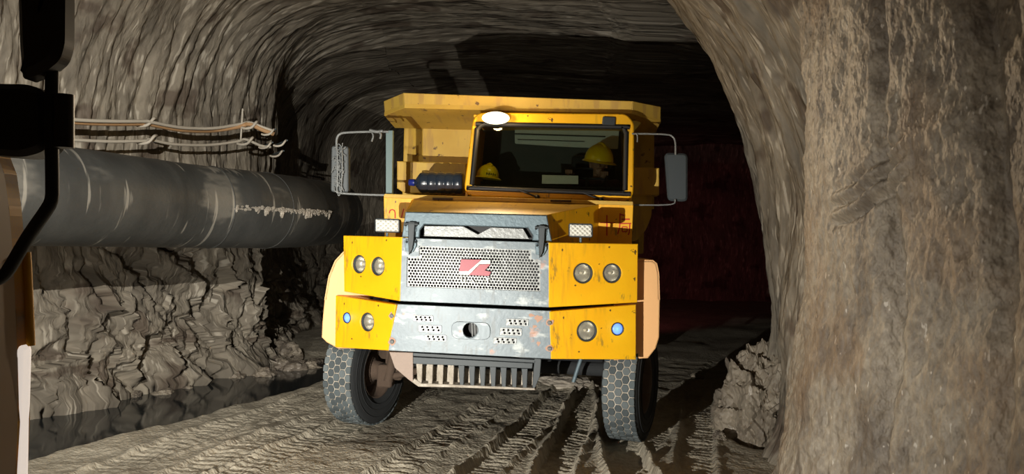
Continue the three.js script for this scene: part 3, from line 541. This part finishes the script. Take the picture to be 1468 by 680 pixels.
// --- cab
const wz = plane(0, -1.12, 0, 5, T(780, 283, -1.12).y);
{
  const cab = group('cab', truck); cab.userData.label = 'yellow cab with wide rubber-sealed windscreen';
  const out = [[679, 161], [898, 163], [909, 176], [908, 289], [664, 281]], win = [[692, 178], [893, 182], [898, 190], [896, 278], [676, 270], [684, 184]];
  const wp = quad(win, wz); wp.round = 0.06;
  mesh('windscreen_frame', slab(quad(out, wz), 0.06, { holes: [wp], round: 0.13, bevel: 0.012 }), M.yellow, cab);
  const f = frameOf(wp, V(0, 0, 1)), lo = rounded(wp.map(f.to), 0.06).map(p => V(p.x, p.y, 0.002).applyMatrix4(f.m));
  mesh('window_seal', tube(lo, 0.026, 8, 3, true), M.black, cab);
  mesh('windscreen', slab(wp.map(p => p.clone()), 0.008, { round: 0.06, bevel: 0 }).translate(0, 0, -0.025), M.windscreen, cab);
  const P = quad(out, wz), zb = -2.15, w2 = (p) => V(p.x, p.y, zb);
  const wallS = (a, b, want, m, nm) => mesh(nm, slab([a, b, w2(b), w2(a)], 0.03, { want }), m, cab);
  const TLr = P[0].clone().add(V(0, -0.02, -0.03)), TRr = P[1].clone().add(V(0, -0.02, -0.03)), SR = P[2].clone().add(V(-0.015, -0.05, -0.03)), BR = P[3].clone().add(V(-0.015, 0, -0.03)), BL = P[4].clone().add(V(0.015, 0, -0.03)), SL = BL.clone().lerp(TLr, 0.93).add(V(-0.0, 0, 0));
  wallS(TLr, TRr, V(0, 1, 0), M.yellow, 'roof'); wallS(SL, BL, V(-1, 0, 0), M.yellow, 'cab_side'); wallS(SR, BR, V(1, 0, 0), M.yellow, 'cab_side');
  const bk = [TLr, TRr, BR, BL].map(w2); mesh('rear_wall', slab(bk, 0.03), M.cabin, cab);
  mesh('cab_floor', slab([BL, BR, w2(BR), w2(BL)].map(p => p.clone().add(V(0, -0.0, 0))), 0.02, { want: V(0, 1, 0) }), M.cabin, cab);
  const zi = zb + 0.05;
  mesh('pale_haze_panel', slab([T(738, 176, zi), T(888, 180, zi), T(886, 214, zi), T(800, 210, zi), T(738, 206, zi)], 0.02, { round: 0.02 }), M.paleHaze, cab);  // pale panel standing in for the grey haze behind the windscreen
  mesh('haze_panel_strip', flat([bar(T(738, 192, zi + 0.01), T(868, 196, zi + 0.01), 0.008), bar(T(742, 200, zi + 0.01), T(838, 203, zi + 0.01), 0.005)]), M.cabin, cab);
  const dy = BL.y + 0.01;
  mesh('dashboard', box(P[3].x - P[4].x - 0.14, 0.14, 0.30, (P[3].x + P[4].x) / 2, dy + 0.05, -1.38, 0.04), std({ color: 0x1d1d1d, roughness: 0.8 }), cab);
  mesh('seat', flat([box(0.5, 0.5, 0.12, T(850, 262, -1.95).x, dy + 0.28, -1.98, 0.05), box(0.5, 0.1, 0.42, T(850, 262, -1.95).x, dy - 0.0, -1.75, 0.04)]), std({ color: 0x25221f, roughness: 0.9 }), cab);
  const sc = T(842, 256, -1.58), st = group('steering_wheel', cab);
  { const g = new THREE.TorusGeometry(0.2, 0.016, 10, 40); g.rotateX(-0.9); g.translate(sc.x, sc.y, sc.z); mesh('rim', g, M.black, st); mesh('spoke', flat([bar(sc.clone().add(V(-0.19, 0, 0)), sc.clone().add(V(0.19, 0, 0)), 0.012), bar(sc, sc.clone().add(V(0, -0.15, 0.12)), 0.02)]), M.black, st); }
  // wipers
  const wo = { p: wz.p.clone().addScaledVector(wz.n, 0.03), n: wz.n };
  for (const [a, b, c] of [[[770, 283], [742, 271.5], [684, 268]], [[862, 287], [836, 276.5], [778, 273]]]) {
    const w = group('wiper', cab); mesh('wiper_arm', tube([T(...a, wo), T(...b, wo)], 0.010, 7, 4), M.black, w); mesh('wiper_blade', tube([T(b[0] + 40, b[1] + 3.5, wo), T(...b, wo), T(...c, wo)], 0.009, 6, 4), M.black, w); mesh('pivot', turned([[0.001, 0.04], [0.024, 0.035], [0.028, -0.03]], 12, T(...a, wo), V(0, 0, 1)), M.black, w);
  }
  // marker box on the frame
  mesh('roof_marker', slab(quad([[864, 166.5], [883, 167.5], [882, 180], [863, 179]], wo), 0.05, { round: 0.02, bevel: 0.008 }), M.darkSteel, cab);
  // glowing work lamp
  const lc = T(711, 170, wo), lp = group('work_lamp', cab); lp.userData.label = 'glowing warm white work lamp';
  mesh('lamp_body', turned([[0.075, -0.03], [0.085, 0.0], [0.075, 0.03]], 24, lc, V(0, 0, 1)).scale(1, 1, 1), M.darkSteel, lp);
  const lg = new THREE.SphereGeometry(1, 28, 16); lg.scale(0.145, 0.066, 0.05); lg.translate(lc.x, lc.y, lc.z + 0.03);
  mesh('lamp_lens', lg, std({ color: 0xfff0d0, roughness: 0.3, emissive: lin(1, 0.86, 0.6), emissiveIntensity: 2.2 }), lp);
  const pl = new THREE.PointLight(lin(1, 0.66, 0.28), 2.2, 0, 2); pl.position.set(lc.x, lc.y, lc.z + 0.13); pl.castShadow = true; pl.shadow.radius = 3; pl.name = 'work_lamp_glow'; lp.add(pl);
  const sp = new THREE.SpotLight(lin(1, 0.80, 0.56), 30, 0, 50 * D2R, 0.9, 2); sp.position.set(lc.x, lc.y, lc.z + 0.12); sp.target.position.set(lc.x + 0.8, lc.y - 0.9, lc.z + 6); sp.castShadow = true; sp.shadow.radius = 3; sp.name = 'work_lamp_beam'; lp.add(sp); lp.add(sp.target);
}
// --- dump body
{
  const db = group('dump_body', truck); db.userData.label = 'yellow tipping body with overhanging front lip';
  const zl = -1.45, zw = -1.80;
  const TL = T(578, 133, zl), TR = T(907, 145, zl), BR = T(906, 160, zl), BL = T(580, 151, zl), WL = T(550, 145, zw), WLb = T(551, 164, zw), WR = T(947, 153, zw), WRb = T(947, 174, zw);
  mesh('lip_front', slab([TL, TR, BR, BL], 0.05, { bevel: 0.006 }), M.paleYellow, db);
  mesh('lip_wing', slab([WL, TL, BL, WLb], 0.05, { bevel: 0.006 }), M.paleYellow, db);
  mesh('lip_wing', slab([TR, WR, WRb, BR], 0.05, { bevel: 0.006 }), M.paleYellow, db);
  const zb = -2.35, cy = (p, k) => V(p.x, p.y + k, zb);
  mesh('canopy', slab([BL, BR, WRb, cy(WRb, -0.05), cy(WLb, -0.05), WLb].map(p => p.clone().add(V(0, 0.02, 0))), 0.05, { want: V(0, 1, 0) }), M.paleYellow, db);
  const wl = T(606, 168, zb), wr = T(900, 176, zb);
  mesh('front_wall', slab([T(606, 160, zb), T(905, 168, zb), T(905, 300, zb), T(606, 290, zb)], 0.06), M.paleYellow, db);
  const sl = [T(581, 160, zb - 0.12), T(608, 160, zb), T(608, 290, zb), T(581, 290, zb - 0.12)];
  mesh('corner_post', slab(sl, 0.06), M.paleYellow, db);
  mesh('corner_post', slab([T(903, 168, zb), T(938, 170, zb - 0.12), T(938, 300, zb - 0.12), T(903, 300, zb)], 0.06), M.paleYellow, db);
  mesh('lower_rail', slab(quad([[569, 231], [668, 234], [668, 277], [589, 277], [578, 276], [569, 270]], -1.9), 0.3, { bevel: 0.01 }), M.paleYellow, db);
  mesh('lower_rail', slab(quad([[908, 240], [945, 241], [945, 280], [908, 280]], -1.9), 0.3, { bevel: 0.01 }), M.paleYellow, db);
  mesh('side_skirt', slab(quad([[905, 278], [935, 278], [934, 310], [926, 330], [912, 346], [905, 346]], -1.95), 0.2, { round: 0.03 }), M.paleYellow, db);
  for (const s of [-1, 1]) mesh('side_wall', box(0.08, 1.5, 4.2, s > 0 ? WR.x - 0.12 : WL.x + 0.14, 2.55, zb - 2.2, 0.02), M.paleYellow, db);
  mesh('bed', box(WR.x - WL.x - 0.3, 0.1, 4.2, (WR.x + WL.x) / 2, 1.75, zb - 2.2, 0.02), M.paleYellow, db);
  mesh('floor_load', lump(1, 0.2, 1.5, 2, V(1.0, 0.4, 1.9), 3).translate((WR.x + WL.x) / 2, 2.0, zb - 2.2), M.stone, db);
}
// --- mirrors
{
  const ml = group('mirror', truck); ml.userData.label = 'side mirror lashed with wire on a square tube frame';
  const z = -1.0;
  mesh('mirror_post', slab(quad([[553, 187], [563, 187], [562, 278], [553, 278]], z), 0.06, { bevel: 0.004 }), std({ color: 0x6c807f, roughness: 0.6 }), ml);
  mesh('mirror_frame', flat([tube([T(557, 189, z), T(530, 189, z), T(500, 190, z), T(488, 192, z), T(483, 199, z), T(482.5, 215, z)], 0.013, 8, 6), tube([T(484, 274, z), T(488, 277, z), T(520, 279, z), T(556, 280, z)], 0.012, 8, 6)]), M.silver, ml);
  mesh('mirror_housing', slab(quad([[475, 209], [499, 210], [499, 276], [474, 275]], z - 0.02), 0.09, { round: 0.03, bevel: 0.012 }), std({ color: 0x55595a, roughness: 0.6 }), ml);
  const wr = []; for (let k = 0; k < 16; k++) { const l = []; const x0 = 476 + 8 * rnd(), y0 = 212 + k * 3.9; for (let i = 0; i < 6; i++) l.push(T(x0 + i * 2.3 + 3 * (rnd() - 0.5), y0 + 9 * (rnd() - 0.5) + (k % 2 ? i * 2 : -i), z + 0.012 * (1 + rnd()))); wr.push(tube(l, 0.006, 5, 5)); }
  wr.push(tube([T(483, 208, z + 0.02), T(484, 240, z + 0.025), T(483, 277, z + 0.02)], 0.009, 6, 8), tube([T(490, 210, z + 0.02), T(491, 240, z + 0.03), T(489, 277, z + 0.02)], 0.007, 6, 8));
  const wm = mesh('wire_lashing', flat(wr), M.silver, ml); wm.userData.kind = 'stuff';
  mesh('rag_tie', flat([tube([T(532, 188, z + 0.02), T(535, 195, z + 0.03), T(533, 203, z + 0.02)], 0.010, 6, 4), tube([T(542, 188, z + 0.02), T(546, 193, z + 0.03), T(545, 199, z + 0.02)], 0.012, 6, 4), tube([T(530, 187, z + 0.015), T(540, 189, z + 0.02), T(549, 188, z + 0.015)], 0.018, 6, 4)]), M.silver, ml);
  const mr = group('mirror', truck); mr.userData.label = 'dark side mirror on a bent tube';
  const zr = -1.15;
  mesh('mirror_frame', flat([tube([T(906, 192, zr), T(930, 192, zr), T(955, 193, zr), T(964, 196, zr), T(968, 204, zr), T(968.5, 222, zr)], 0.010, 8, 6), tube([T(968, 286, zr), T(966, 292, zr), T(950, 294, zr), T(906, 294, zr)], 0.008, 8, 6)]), M.silver, mr);
  mesh('mirror_housing', slab(quad([[953, 219], [986, 220], [986, 289], [958, 288]], zr - 0.03), 0.09, { round: 0.05, bevel: 0.02 }), std({ color: 0x40474a, roughness: 0.6 }), mr);
  mesh('rag_tie', tube([T(913, 192, zr + 0.02), T(914, 198, zr + 0.02), T(913.5, 204, zr + 0.02)], 0.007, 6, 4), M.silver, mr);
}
// --- square work lamps
for (const [q, lab] of [[[[537, 313], [573, 314], [573, 334], [537, 333]], 'white square lamp with diamond lens'], [[[815, 320], [850, 321], [850, 341], [815, 340]], 'white square lamp with diamond lens']]) {
  const z = 0.0 - 0.12, l = group('square_lamp', truck); l.userData.label = lab;
  mesh('lamp_case', slab(quad(q, z), 0.08, { round: 0.025, bevel: 0.006 }), M.darkSteel, l);
  const [a, b, c, d] = q.map(([x, y], i) => T(x + [2, -2, -2, 2][i], y + [2, 2, -2, -2][i], z + 0.004));
  const lens = gridGeo(108, 60, (i, j) => { const p = a.clone().lerp(b, i).lerp(d.clone().lerp(c, i), j); const e = Math.min(i, 1 - i, j, 1 - j) > 0.02 ? 1 : 0; p.z += e * (0.004 + 0.022 * (1 - Math.abs(((i * 4.5 + j * 2.6) % 1) * 2 - 1)) * (1 - Math.abs((((i * 4.5 - j * 2.6) % 1 + 1) % 1) * 2 - 1))); return p; }, (i, j) => [i, j]);
  mesh('lens', lens, M.white, l);
  const m = T((q[0][0] + q[1][0]) / 2, q[2][1], z - 0.03); mesh('lamp_post', bar(m, m.clone().add(V(0, -0.08, 0)), 0.012), M.steel, l);
}
// --- fenders
{
  const zf = -0.43;
  const mk = (pts, top, side) => { const P = quad(pts, zf), s = slab(P, 0.04, { bevel: 0.008 }); const q = top.map(([x, y]) => T(x, y, zf)); const sh = []; for (let k = 0; k + 1 < q.length; k++) sh.push(slab([q[k], q[k + 1], q[k + 1].clone().add(V(0, 0, -1.1)), q[k].clone().add(V(0, 0, -1.1))], 0.02, { want: V(side * 0.6, 0.8, 0), bevel: 0 })); return flat([s, ...sh]); };
  part('fender', mk([[530, 356], [492, 361], [480, 374], [471, 396], [465, 430], [462, 462], [461, 484], [468, 491], [484, 500], [530, 500]], [[530, 356], [492, 361], [480, 374], [471, 396], [465, 430]], -1), M.fender);
  part('fender', mk([[880, 372], [936, 373], [942, 378], [945, 392], [946, 430], [945, 484], [940, 500], [929, 514], [880, 517]], [[880, 372], [936, 373], [942, 378], [945, 392], [946, 430]], 1), M.fender);
}
// --- wheels
const RT = 0.56, WT = 0.33;
{
  const sect = [[0.27, -0.13], [0.30, -0.15], [0.36, -0.172], [0.43, -0.178], [0.49, -0.170], [0.525, -0.158], [0.540, -0.14], [0.540, 0], [0.540, 0.14], [0.525, 0.158], [0.49, 0.170], [0.43, 0.178], [0.36, 0.172], [0.30, 0.15], [0.27, 0.13]];
  const tyreG = turned(sect, 72, V(0, 0, 0), V(1, 0, 0));
  const rib = [0.34, 0.40, 0.47].map(r => { const g = new THREE.TorusGeometry(r, 0.005, 5, 72); g.rotateY(Math.PI / 2); return g; });
  const ribs = flat(rib.flatMap(g => [g.clone().translate(0.176, 0, 0), g.clone().translate(-0.176, 0, 0)]));
  const rimG = turned([[0.10, -0.03], [0.20, -0.02], [0.235, -0.10], [0.27, -0.135], [0.285, -0.15], [0.28, -0.135], [0.255, -0.06], [0.255, 0.06], [0.28, 0.135], [0.285, 0.15], [0.27, 0.135], [0.235, 0.10], [0.21, 0.03], [0.10, 0.04]], 48, V(0, 0, 0), V(1, 0, 0));
  const hubG = flat([turned([[0.001, 0.12], [0.07, 0.11], [0.09, 0.06], [0.11, 0.02], [0.11, -0.06]], 24, V(0, 0, 0), V(1, 0, 0))]);
  const innerG = flat([turned([[0.001, 0.20], [0.085, 0.19], [0.10, 0.10], [0.16, 0.06], [0.19, 0.0]], 24, V(0, 0, 0), V(1, 0, 0))]);
  const treadTones = [0x454c4e, 0x525a5c, 0x5f6667].map(c => std({ color: c, roughness: 0.85, bumpMap: dustBump, bumpScale: 0.004 }));
  const hexed = (l, r) => { const g = new THREE.ExtrudeGeometry(new THREE.Shape(rounded([[-0.0205, -0.035], [0.0205, -0.035], ...(r ? [[0.0375, 0]] : [[0.024, 0]]), [0.0205, 0.035], [-0.0205, 0.035], ...(l ? [[-0.0375, 0]] : [[-0.024, 0]])].map(p => new THREE.Vector2(...p)), 0.007, 2)), { depth: 0.013, bevelEnabled: true, bevelSize: 0.004, bevelThickness: 0.004, bevelOffset: -0.004, bevelSegments: 1, curveSegments: 3 }); g.translate(0, 0, RT - 0.019); return g; };
  const blockGs = [hexed(false, true), hexed(true, true), hexed(true, true), hexed(true, true), hexed(true, false)];
  const mudRing = turned([[0.5405, -0.15], [0.548, -0.14], [0.5485, 0], [0.548, 0.14], [0.5405, 0.15]], 90, V(0, 0, 0), V(1, 0, 0));
  const wheel = (c, turn, lab, detailed, side) => {
    const w = group('wheel', truck); w.position.copy(c); w.rotation.y = turn; if (lab) w.userData.label = lab;
    mesh('tire', tyreG, M.tyre, w); mesh('sidewall_rib', ribs, M.tyre, w); mesh('rim', rimG, M.rust, w);
    mesh('packed_mud', mudRing, M.paleMud, w);
    mesh('hub', innerG, M.rust, w);
    if (detailed) for (let r = 0; r < 44; r++) for (let k = -2; k <= 2; k++) { const b = mesh('tread_block', blockGs[k + 2], treadTones[Math.floor(rnd() * 3)], w); b.rotation.x = (r + (k & 1) * 0.5) / 44 * Math.PI * 2; b.position.x = k * 0.0655; b.scale.set(1 + 0.06 * (rnd() - 0.5), 1 + 0.10 * (rnd() - 0.5), 1 + 0.008 * (rnd() - 0.5)); }
    return w;
  };
  const loc = (p) => { const q = p.clone().applyMatrix4(inv); q.y = RT - 0.02; return q; };
  const a = loc(wheelAt[0]), b = loc(wheelAt[1]);
  wheel(a, -17.5 * D2R, 'dusty front wheel turned outward showing its inner rim', true); wheel(b, -17.5 * D2R, 'dusty front wheel with mud-packed blocky tread', true);
  for (const x of [-0.95, 0.98]) wheel(V(x, RT - 0.02, -4.6), 0, null, false);
  // running gear
  part('axle_beam', bar(a.clone().add(V(0.25, 0.12, 0)), b.clone().add(V(-0.2, 0.12, 0)), 0.07, 12), M.tyre);
  part('steering_knuckle', flat([box(0.18, 0.34, 0.2, a.x + 0.30, 0.62, a.z, 0.03), box(0.16, 0.24, 0.16, a.x + 0.22, 0.50, a.z + 0.08, 0.03), bar(V(a.x + 0.3, 0.5, a.z + 0.12), V(a.x + 0.75, 0.62, a.z + 0.2), 0.035), bar(V(a.x + 0.32, 0.85, a.z + 0.1), V(a.x + 0.26, 0.45, a.z + 0.14), 0.05)]), M.rust);
  part('rear_axle', bar(V(-0.9, 0.56, -4.6), V(0.95, 0.56, -4.6), 0.11, 12), M.rust);
  part('chassis_rail', flat([box(0.14, 0.28, 6.2, -0.42, 0.98, -3.2, 0.02), box(0.14, 0.28, 6.2, 0.46, 0.98, -3.2, 0.02), box(1.0, 0.3, 0.2, 0.02, 0.98, -0.35, 0.02)]), M.tyre);
  part('engine_block', box(0.7, 0.8, 0.9, 0.0, 1.35, -0.78, 0.05), M.black);
  part('added_light_block_box', box(2.7, 1.05, 0.7, 0.05, 1.2, -2.45, 0.1), M.tyre);  // unseen box added to stop headlamp light leaking past the truck
  part('added_light_block_panel', box(2.5, 1.35, 0.05, 0.05, 1.0, -3.2, 0.02), M.tyre);  // unseen panel added to keep headlamp light off the far rock
  part('drive_rod', bar(T(835, 508, -0.6), T(822, 548, -0.6), 0.02), M.steel);
}
// --- comb step under the bumper
{
  const z = -0.06, st = group('step_guard', truck); st.userData.label = 'grey comb-like guard caked with pale mud';
  mesh('top_rail', flat([slab(quad([[592, 506], [768, 516], [768, 521], [592, 511]], z), 0.14), slab(quad([[592, 512], [764, 521], [763, 529], [592, 522]], z + 0.01), 0.03)]), M.darkSteel, st);
  for (let k = 0; k < 11; k++) { const x = 601 + k * 15.1, y = 520 + k * 0.85; mesh('bar', slab(quad([[x - 4.6, y], [x + 4.6, y + 0.3], [x + 3.2, y + 32], [x - 2.2, y + 31.6]], z + 0.005), 0.05, { bevel: 0.004 }), k < 4 ? M.paleMud : M.darkSteel, st); }
  mesh('bottom_lip', slab(quad([[594, 543], [604, 550], [766, 557], [768, 560], [650, 556], [600, 555], [590, 548]], z + 0.02), 0.16, { bevel: 0.006 }), M.paleMud, st);
  mesh('back_plate', slab(quad([[598, 524], [764, 533], [764, 556], [598, 550]], z - 0.12), 0.02), M.paleMud, st);
  mesh('end_bracket', slab(quad([[766, 514], [776, 515], [774, 540], [766, 559], [763, 556]], z), 0.1), M.darkSteel, st);
  mesh('side_bracket', slab(quad([[558, 505], [592, 506], [592, 546], [598, 553], [586, 545], [566, 528]], z - 0.02), 0.05), std({ color: 0xa08f83, roughness: 0.9, bumpMap: mudBump, bumpScale: 0.01 }), st);
}
// --- unseen tail lamp, placed to redden the rock behind the truck
{
  const t = group('unseen_tail_lamp', truck), c = V(1.25, 1.25, -6.6);
  mesh('lamp_case', box(0.2, 0.12, 0.06, c.x, c.y, c.z, 0.015), M.black, t);
  mesh('lens', box(0.16, 0.08, 0.02, c.x, c.y, c.z - 0.035, 0.008), std({ color: 0x801010, emissive: lin(1, 0.02, 0.03), emissiveIntensity: 1.2 }), t);
  const p = new THREE.SpotLight(lin(1, 0.18, 0.24), 17, 0, 24 * D2R, 1, 2); p.position.set(c.x, c.y, c.z - 0.12); p.target.position.copy(V(6.0, 1.3, -27).applyMatrix4(inv)); p.castShadow = true; p.name = 'unseen_tail_glow'; t.add(p); t.add(p.target);
}

// ================================================================ THINGS ON AND IN THE TRUCK
const toWorld = (o) => { o.position.copy(truck.position); o.rotation.copy(truck.rotation); return o; };   // these stand on the truck: laid out in its axes
{
  const b = group('water_bottle', scene); toWorld(b); tag(b, 'dark blue ribbed water bottle lying on its side on the truck deck', 'bottle');
  const z = -1.32, s = T(600, 262, z), e = T(665, 261, z), L = e.x - s.x, R = 0.117, pr = [[0.001, L]];
  pr.push([R * 0.85, L], [R, L - 0.02]); for (let k = 0; k < 4; k++) { const y = L - 0.05 - k * (L - 0.12) / 4; pr.push([R, y], [R, y - 0.035], [R * 0.93, y - 0.05], [R * 0.93, y - 0.06]); } pr.push([R, 0.05], [R * 0.9, 0.02], [R * 0.45, -0.02], [0.034, -0.03], [0.03, -0.05]);
  const c = V(s.x, s.y, z);
  mesh('bottle_body', turned(pr.reverse(), 40, c, V(1, 0, 0)), new THREE.MeshPhysicalMaterial({ color: 0x232c38, roughness: 0.22, clearcoat: 0.6 }), b);
  mesh('cap', turned([[0.001, -0.105], [0.034, -0.103], [0.038, -0.05], [0.036, -0.04]], 24, c, V(1, 0, 0)), std({ color: 0x1c2a7a, roughness: 0.35 }), b);
}
function hat(x, y, z, tilt, label, parent, roll = 0) {
  const h = group('hard_hat', parent); h.position.set(x, y, z); h.rotation.set(tilt, 0.5, roll);
  mesh('shell', new THREE.SphereGeometry(0.125, 36, 18, 0, Math.PI * 2, 0, Math.PI * 0.53).scale(0.95, 1.12, 1.08), M.helmet, h);
  mesh('ridge', new THREE.TorusGeometry(0.13, 0.012, 8, 24, Math.PI * 0.8).rotateY(Math.PI / 2).rotateX(-0.3).scale(1, 1.1, 1.02), M.helmet, h);
  mesh('brim', new THREE.CylinderGeometry(0.128, 0.145, 0.014, 36).scale(0.98, 1, 1.15).translate(0, -0.012, 0.012), M.helmet, h);
  return h;
}
{
  const p = T(699, 254, -1.42).applyMatrix4(truck.matrixWorld), h = hat(p.x, p.y, p.z, 0.05, '', scene, -0.12);
  tag(h, 'yellow hard hat with dark print lying on the truck dashboard behind the windscreen', 'hard hat');
  const gs = []; for (let k = 0; k < 5; k++) { const a = -0.55 + k * 0.17; gs.push(box(0.013, 0.02 + 0.006 * (k % 2), 0.004, 0, 0, 0.1345).translate(0, 0.025, 0).rotateY(a)); }
  mesh('print', flat(gs), M.black, h);
}
{
  const z = -1.4, q = quad([[777, 251], [829, 252], [829, 264], [777, 263.5]], z).map(p => p.applyMatrix4(truck.matrixWorld));
  tag(mesh('dash_card', slab(q, 0.004, { bevel: 0 }), std({ color: 0xd8cfbd, roughness: 0.8 })), 'blank pale card standing on the truck dashboard', 'card');
}
// driver, seated behind the wheel
{
  const H = T(858, 236, -1.72), S = T(842, 256, -1.58), hip = V(H.x + 0.02, H.y - 0.78, -1.74);
  const bones = []; const bone = (a, b, ra, rb) => bones.push([a, b, ra, rb]);
  const neck = V(H.x, H.y - 0.17, -1.74), chest = V(H.x, H.y - 0.36, -1.76), sl = V(H.x - 0.19, H.y - 0.25, -1.74), sr = V(H.x + 0.19, H.y - 0.25, -1.74);
  bone(hip, chest, 0.15, 0.155); bone(chest, neck, 0.12, 0.055); bone(sl, sr, 0.075, 0.075); bone(sl, chest, 0.08, 0.12); bone(sr, chest, 0.08, 0.12);
  const el = V(H.x - 0.30, H.y - 0.40, -1.58), er = V(H.x + 0.24, H.y - 0.46, -1.58), wl = V(S.x - 0.19, S.y + 0.03, S.z - 0.03), wr = V(S.x + 0.17, S.y + 0.02, S.z - 0.04);
  bone(sl, el, 0.065, 0.05); bone(el, wl, 0.048, 0.034); bone(sr, er, 0.065, 0.05); bone(er, wr, 0.048, 0.034);
  for (const s of [-1, 1]) { const k = V(hip.x + s * 0.14, hip.y + 0.05, -1.36); bone(V(hip.x + s * 0.09, hip.y, -1.72), k, 0.095, 0.065); bone(k, V(k.x, k.y - 0.38, -1.3), 0.06, 0.045); }
  const field = (bs, k) => (p) => { let d = 1e3; for (const [a, b, ra, rb] of bs) { const ab = b.clone().sub(a), t = cl(p.clone().sub(a).dot(ab) / ab.lengthSq()), e = p.distanceTo(a.clone().addScaledVector(ab, t)) - mix(ra, rb, t); const h = cl(0.5 + 0.5 * (d - e) / k); d = mix(d, e, h) - k * h * (1 - h); } return d; };
  const march = (fn, c, half, res) => {
    const mc = new MarchingCubes(res, M.black, false, false, 200000); mc.isolation = 0;
    for (let k = 0; k < res; k++) for (let j = 0; j < res; j++) for (let i = 0; i < res; i++) mc.field[i + j * res + k * res * res] = -fn(V(c.x + (i - res / 2) / (res / 2) * half, c.y + (j - res / 2) / (res / 2) * half, c.z + (k - res / 2) / (res / 2) * half));
    mc.update(); const g = new THREE.BufferGeometry(); g.setAttribute('position', new THREE.BufferAttribute(mc.positionArray.slice(0, mc.count * 3), 3)); g.setAttribute('normal', new THREE.BufferAttribute(mc.normalArray.slice(0, mc.count * 3), 3)); g.setAttribute('uv', new THREE.BufferAttribute(new Float32Array(mc.count * 2), 2));
    g.scale(half, half, half); g.translate(c.x, c.y, c.z); return g;
  };
  const person = group('person', scene); toWorld(person); tag(person, 'person in dark maroon jacket and yellow hard hat at the truck steering wheel', 'person');
  const body = march(field(bones, 0.05), V(H.x, H.y - 0.5, -1.55), 0.75, 76);
  const hb = [[V(H.x, H.y + 0.02, -1.735), V(H.x, H.y + 0.03, -1.70), 0.092, 0.088], [V(H.x, H.y - 0.06, -1.69), V(H.x, H.y - 0.085, -1.665), 0.055, 0.04], [V(H.x, H.y - 0.0, -1.62), V(H.x, H.y - 0.03, -1.605), 0.011, 0.016], [V(H.x - 0.03, H.y - 0.062, -1.63), V(H.x + 0.03, H.y - 0.062, -1.63), 0.008, 0.008], [V(H.x - 0.088, H.y + 0.01, -1.72), V(H.x - 0.09, H.y - 0.03, -1.72), 0.014, 0.01], [V(H.x + 0.088, H.y + 0.01, -1.72), V(H.x + 0.09, H.y - 0.03, -1.72), 0.014, 0.01], [V(H.x, H.y - 0.08, -1.73), neck, 0.055, 0.058]];
  const hands = [];
  for (const [w, s] of [[wl, -1], [wr, 1]]) { const k = V(w.x + s * 0.0, w.y + 0.02, w.z + 0.06); hands.push([w, k, 0.03, 0.034]); for (let i = 0; i < 4; i++) { const b = k.clone().add(V(s * 0.012 - 0.03 + i * 0.02, 0.012, 0.02)), m = b.clone().add(V(0, 0.012, 0.04)), t = m.clone().add(V(0, -0.03, 0.012 - 0.003 * i)); hands.push([b, m, 0.0095, 0.009], [m, t, 0.009, 0.008]); } hands.push([w.clone().add(V(-s * 0.02, 0, 0.02)), k.clone().add(V(-s * 0.045, -0.01, 0.03)), 0.011, 0.009]); }
  const face = march(field(hb, 0.016), V(H.x, H.y - 0.04, -1.7), 0.17, 64), hl = march(field(hands.slice(0, 10), 0.006), wl.clone().add(V(0, 0.01, 0.07)), 0.12, 56), hr = march(field(hands.slice(10), 0.006), wr.clone().add(V(0, 0.01, 0.07)), 0.12, 56);
  const skin = std({ color: 0x8a6450, roughness: 0.7 });
  mesh('jacket', body, std({ color: 0x4a2c30, roughness: 0.85 }), person);
  mesh('head_and_hands', flat([face, hl, hr]), skin, person);
  const hh = hat(H.x, H.y + 0.045, -1.70, 0.22, '', person, -0.15); hh.scale.setScalar(1.3); hh.userData.label = 'yellow hard hat';
}

scene.traverse(o => { if (o.isMesh) o.castShadow = o.receiveShadow = true; });
renderer.render(scene, camera);
